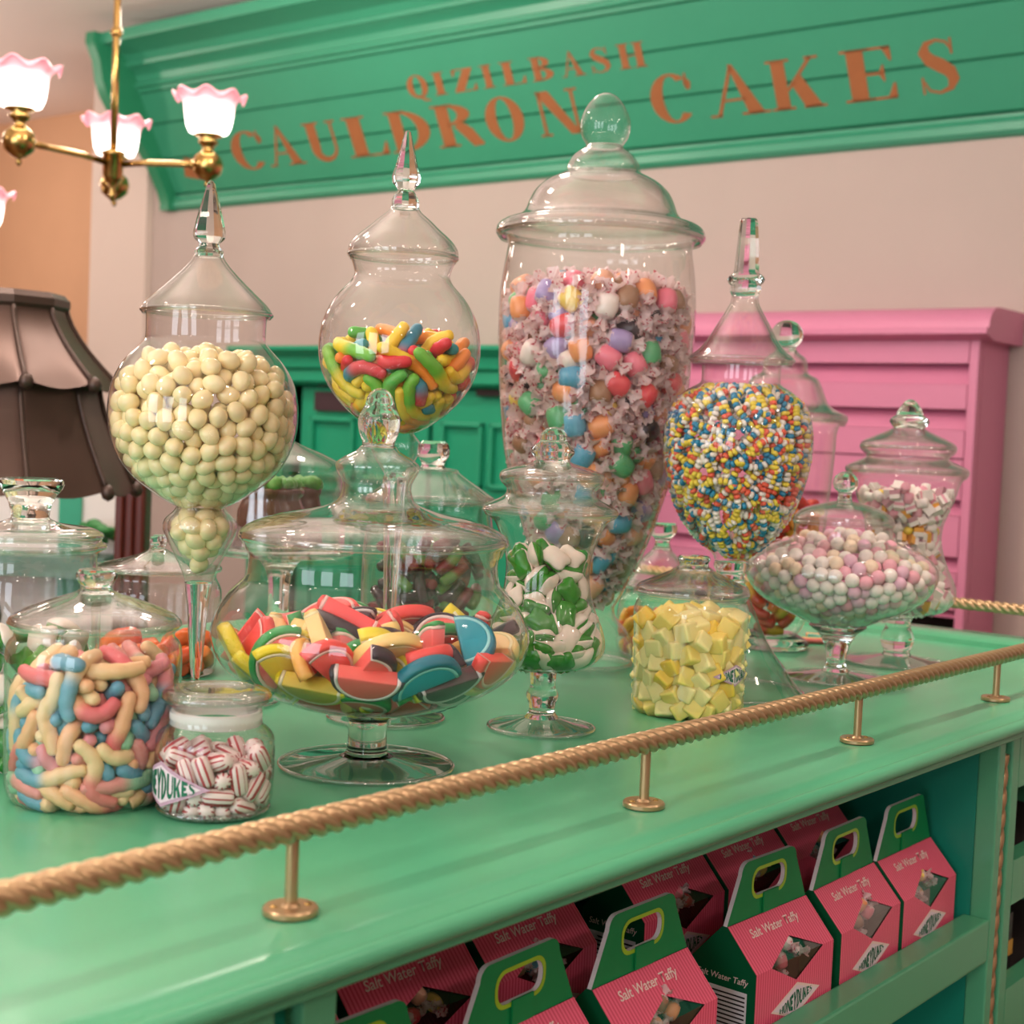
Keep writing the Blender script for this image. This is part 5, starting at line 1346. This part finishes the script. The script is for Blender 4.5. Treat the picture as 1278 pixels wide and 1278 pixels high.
# ------------------------------------------------------------------ diamond labels stuck on two jars
def wrap_label(j, th0, half, hh, zc, R, letters=True):
    """rhombus wrapped round the glass: th0 angle of its centre from the camera direction (right is +), half angle, half height"""
    a0 = math.atan2(j.to[1], j.to[0])
    def pt(u, w, r): th = a0 + th0 + u * half; return (r * math.cos(th), r * math.sin(th), zc + w * hh)
    # view from the camera: left is decreasing angle, handled by the sign of u
    def rh(name, s_, r, m):
        v = []; f = []; n = 24
        for i in range(n + 1):
            u = -1 + 2 * i / n; w = (1 - abs(u))
            v += [pt(u * s_, -w * s_, r), pt(u * s_, w * s_, r)]
        for i in range(n): f.append((2 * i, 2 * i + 2, 2 * i + 3, 2 * i + 1))
        return link(name, mesh(name, v, f, True, False), m, j.root)
    e = rh('label', 1.0, R + .0006, M['tag_border']); b = rh('label_face', .84, R + .0009, M['tag']); b.parent = e
    p, ww = word_polys('HONEYDUKES', .10, k=.28, h=.12, sf=0)
    # subdivide across so letters follow the curve, shaped into the rhombus
    def fn(x, y):
        t = (x / ww - .5) * 2; return pt(t * .74, (y - .5) * 2 * (.86 - .62 * abs(t)) * .80, R + .0012)
    o = link('label_lettering', polys_mesh('label_lettering', p, fn), M['print_green'], e)
    return e

zl = Lj.Z(970); wrap_label(Lj, -1.0, .95, .0172, zl, Lj.P([(970, 74)])[0][0])
zl = Gj.Z(834); wrap_label(Gj, .93, .50, .0118, zl, Gj.P([(834, 70)])[0][0])

# taffies seen through the box windows
rng = random.Random(77)
WH = ['at the left end of the row', 'second from the left', 'third from the left', 'with the printed green side', 'second from the right end', 'at the right end', 'at the left end of the rear row', 'behind the second handle', 'left of the dark gap', 'right of the dark gap', 'second from the right of the rear row', 'at the right end of the rear row']
for bi, t in enumerate(BOXES):
    ord_ = t['label'].split(', ', 1)[1]
    for k, (dx, dz) in enumerate(((-.026, .084), (.000, .080), (.026, .085), (.006, .097))):
        c = math.cos(t.rotation_euler[2]); s_ = math.sin(t.rotation_euler[2]); y = -BD / 2 + .018
        p = (t.location[0] + dx * c - y * s_, t.location[1] + dx * s_ + y * c, t.location[2] + dz)
        kk = rng.choice(pool)
        taffy(kk, rng.randrange(6), p, (rng.random() * 6, rng.random() * 6, rng.random() * 6), 'wrapped taffy inside the ' + ('front' if bi < 6 else 'shaded rear') + ' taffy box ' + WH[bi], 'taffies in the window of the box ' + WH[bi], .5)

#=====LIGHT=====
def point(name, p, e, c, r=.03):
    l = bpy.data.lights.new(name, 'POINT'); l.energy = e; l.color = c; l.shadow_soft_size = r
    o = bpy.data.objects.new(name, l); o.location = p; col.objects.link(o); return o
warm = (1, .86, .76); warm2 = (1, .90, .80)
for x in (-.25, .2, .65, 1.1, 1.55, 2.0, 2.4):
    l = bpy.data.lights.new('downlight', 'SPOT'); l.energy = 15 if x < 1.3 else 23; l.color = warm2; l.shadow_soft_size = .025; l.spot_size = math.radians(34); l.spot_blend = .75
    o = bpy.data.objects.new('downlight', l); o.location = (x, .56, 2.66); o.rotation_euler = (math.radians(-4), 0, 0); col.objects.link(o)
l = bpy.data.lights.new('downlight', 'SPOT'); l.energy = 34; l.color = warm2; l.shadow_soft_size = .04; l.spot_size = math.radians(42); l.spot_blend = .9
o = bpy.data.objects.new('downlight', l); o.location = (2.05, .62, 2.66); o.rotation_euler = (math.radians(11), 0, 0); col.objects.link(o)
for x, y in ((-.6, 1.5), (.4, 2.0), (1.3, 2.1), (2.1, 1.9), (2.6, 3.4)): point('ceiling_lamp', (x, y, 2.45), 17, warm, .055)
for x, y in ((-1.5, -1.5), (-1.5, -.6), (-1.5, .4), (-1.5, 1.4), (-.4, -1.4), (.6, -1.5), (1.6, -1.4), (-.5, -.4), (.7, -.5), (1.9, -.4)): point('ceiling_lamp', (x, y, 2.45), 6.5, warm, .055)
for x, y in ((-1.5, 2.6), (.6, 3.8), (2.2, 4.2), (3.4, 6.4), (2.6, 5.6)): point('ceiling_lamp', (x, y, 2.35), 13, warm, .05)
for a, b in wins:
    l = bpy.data.lights.new('window_daylight', 'AREA'); l.shape = 'RECTANGLE'; l.size = 1.7; l.size_y = b - a; l.energy = 20; l.color = (.86, .92, 1)
    o = bpy.data.objects.new('window_daylight', l); o.location = (-2.64, (a + b) / 2, 1.6); o.rotation_euler = (0, -PI / 2, 0); col.objects.link(o)
w = bpy.data.worlds.new('world'); S.world = w; w.use_nodes = True
w.node_tree.nodes['Background'].inputs[0].default_value = (.75, .86, 1, 1); w.node_tree.nodes['Background'].inputs[1].default_value = 1.0
vs = S.view_settings; vs.view_transform = 'Standard'; vs.look = 'None'; vs.exposure = .22; vs.gamma = 1; vs.use_curve_mapping = False
cy_ = S.cycles
cy_.max_bounces = 16; cy_.diffuse_bounces = 3; cy_.glossy_bounces = 5; cy_.transmission_bounces = 12; cy_.transparent_max_bounces = 40
cy_.caustics_reflective = False; cy_.caustics_refractive = False; cy_.sample_clamp_indirect = 4; cy_.sample_clamp_direct = 20
cy_.use_denoising = True
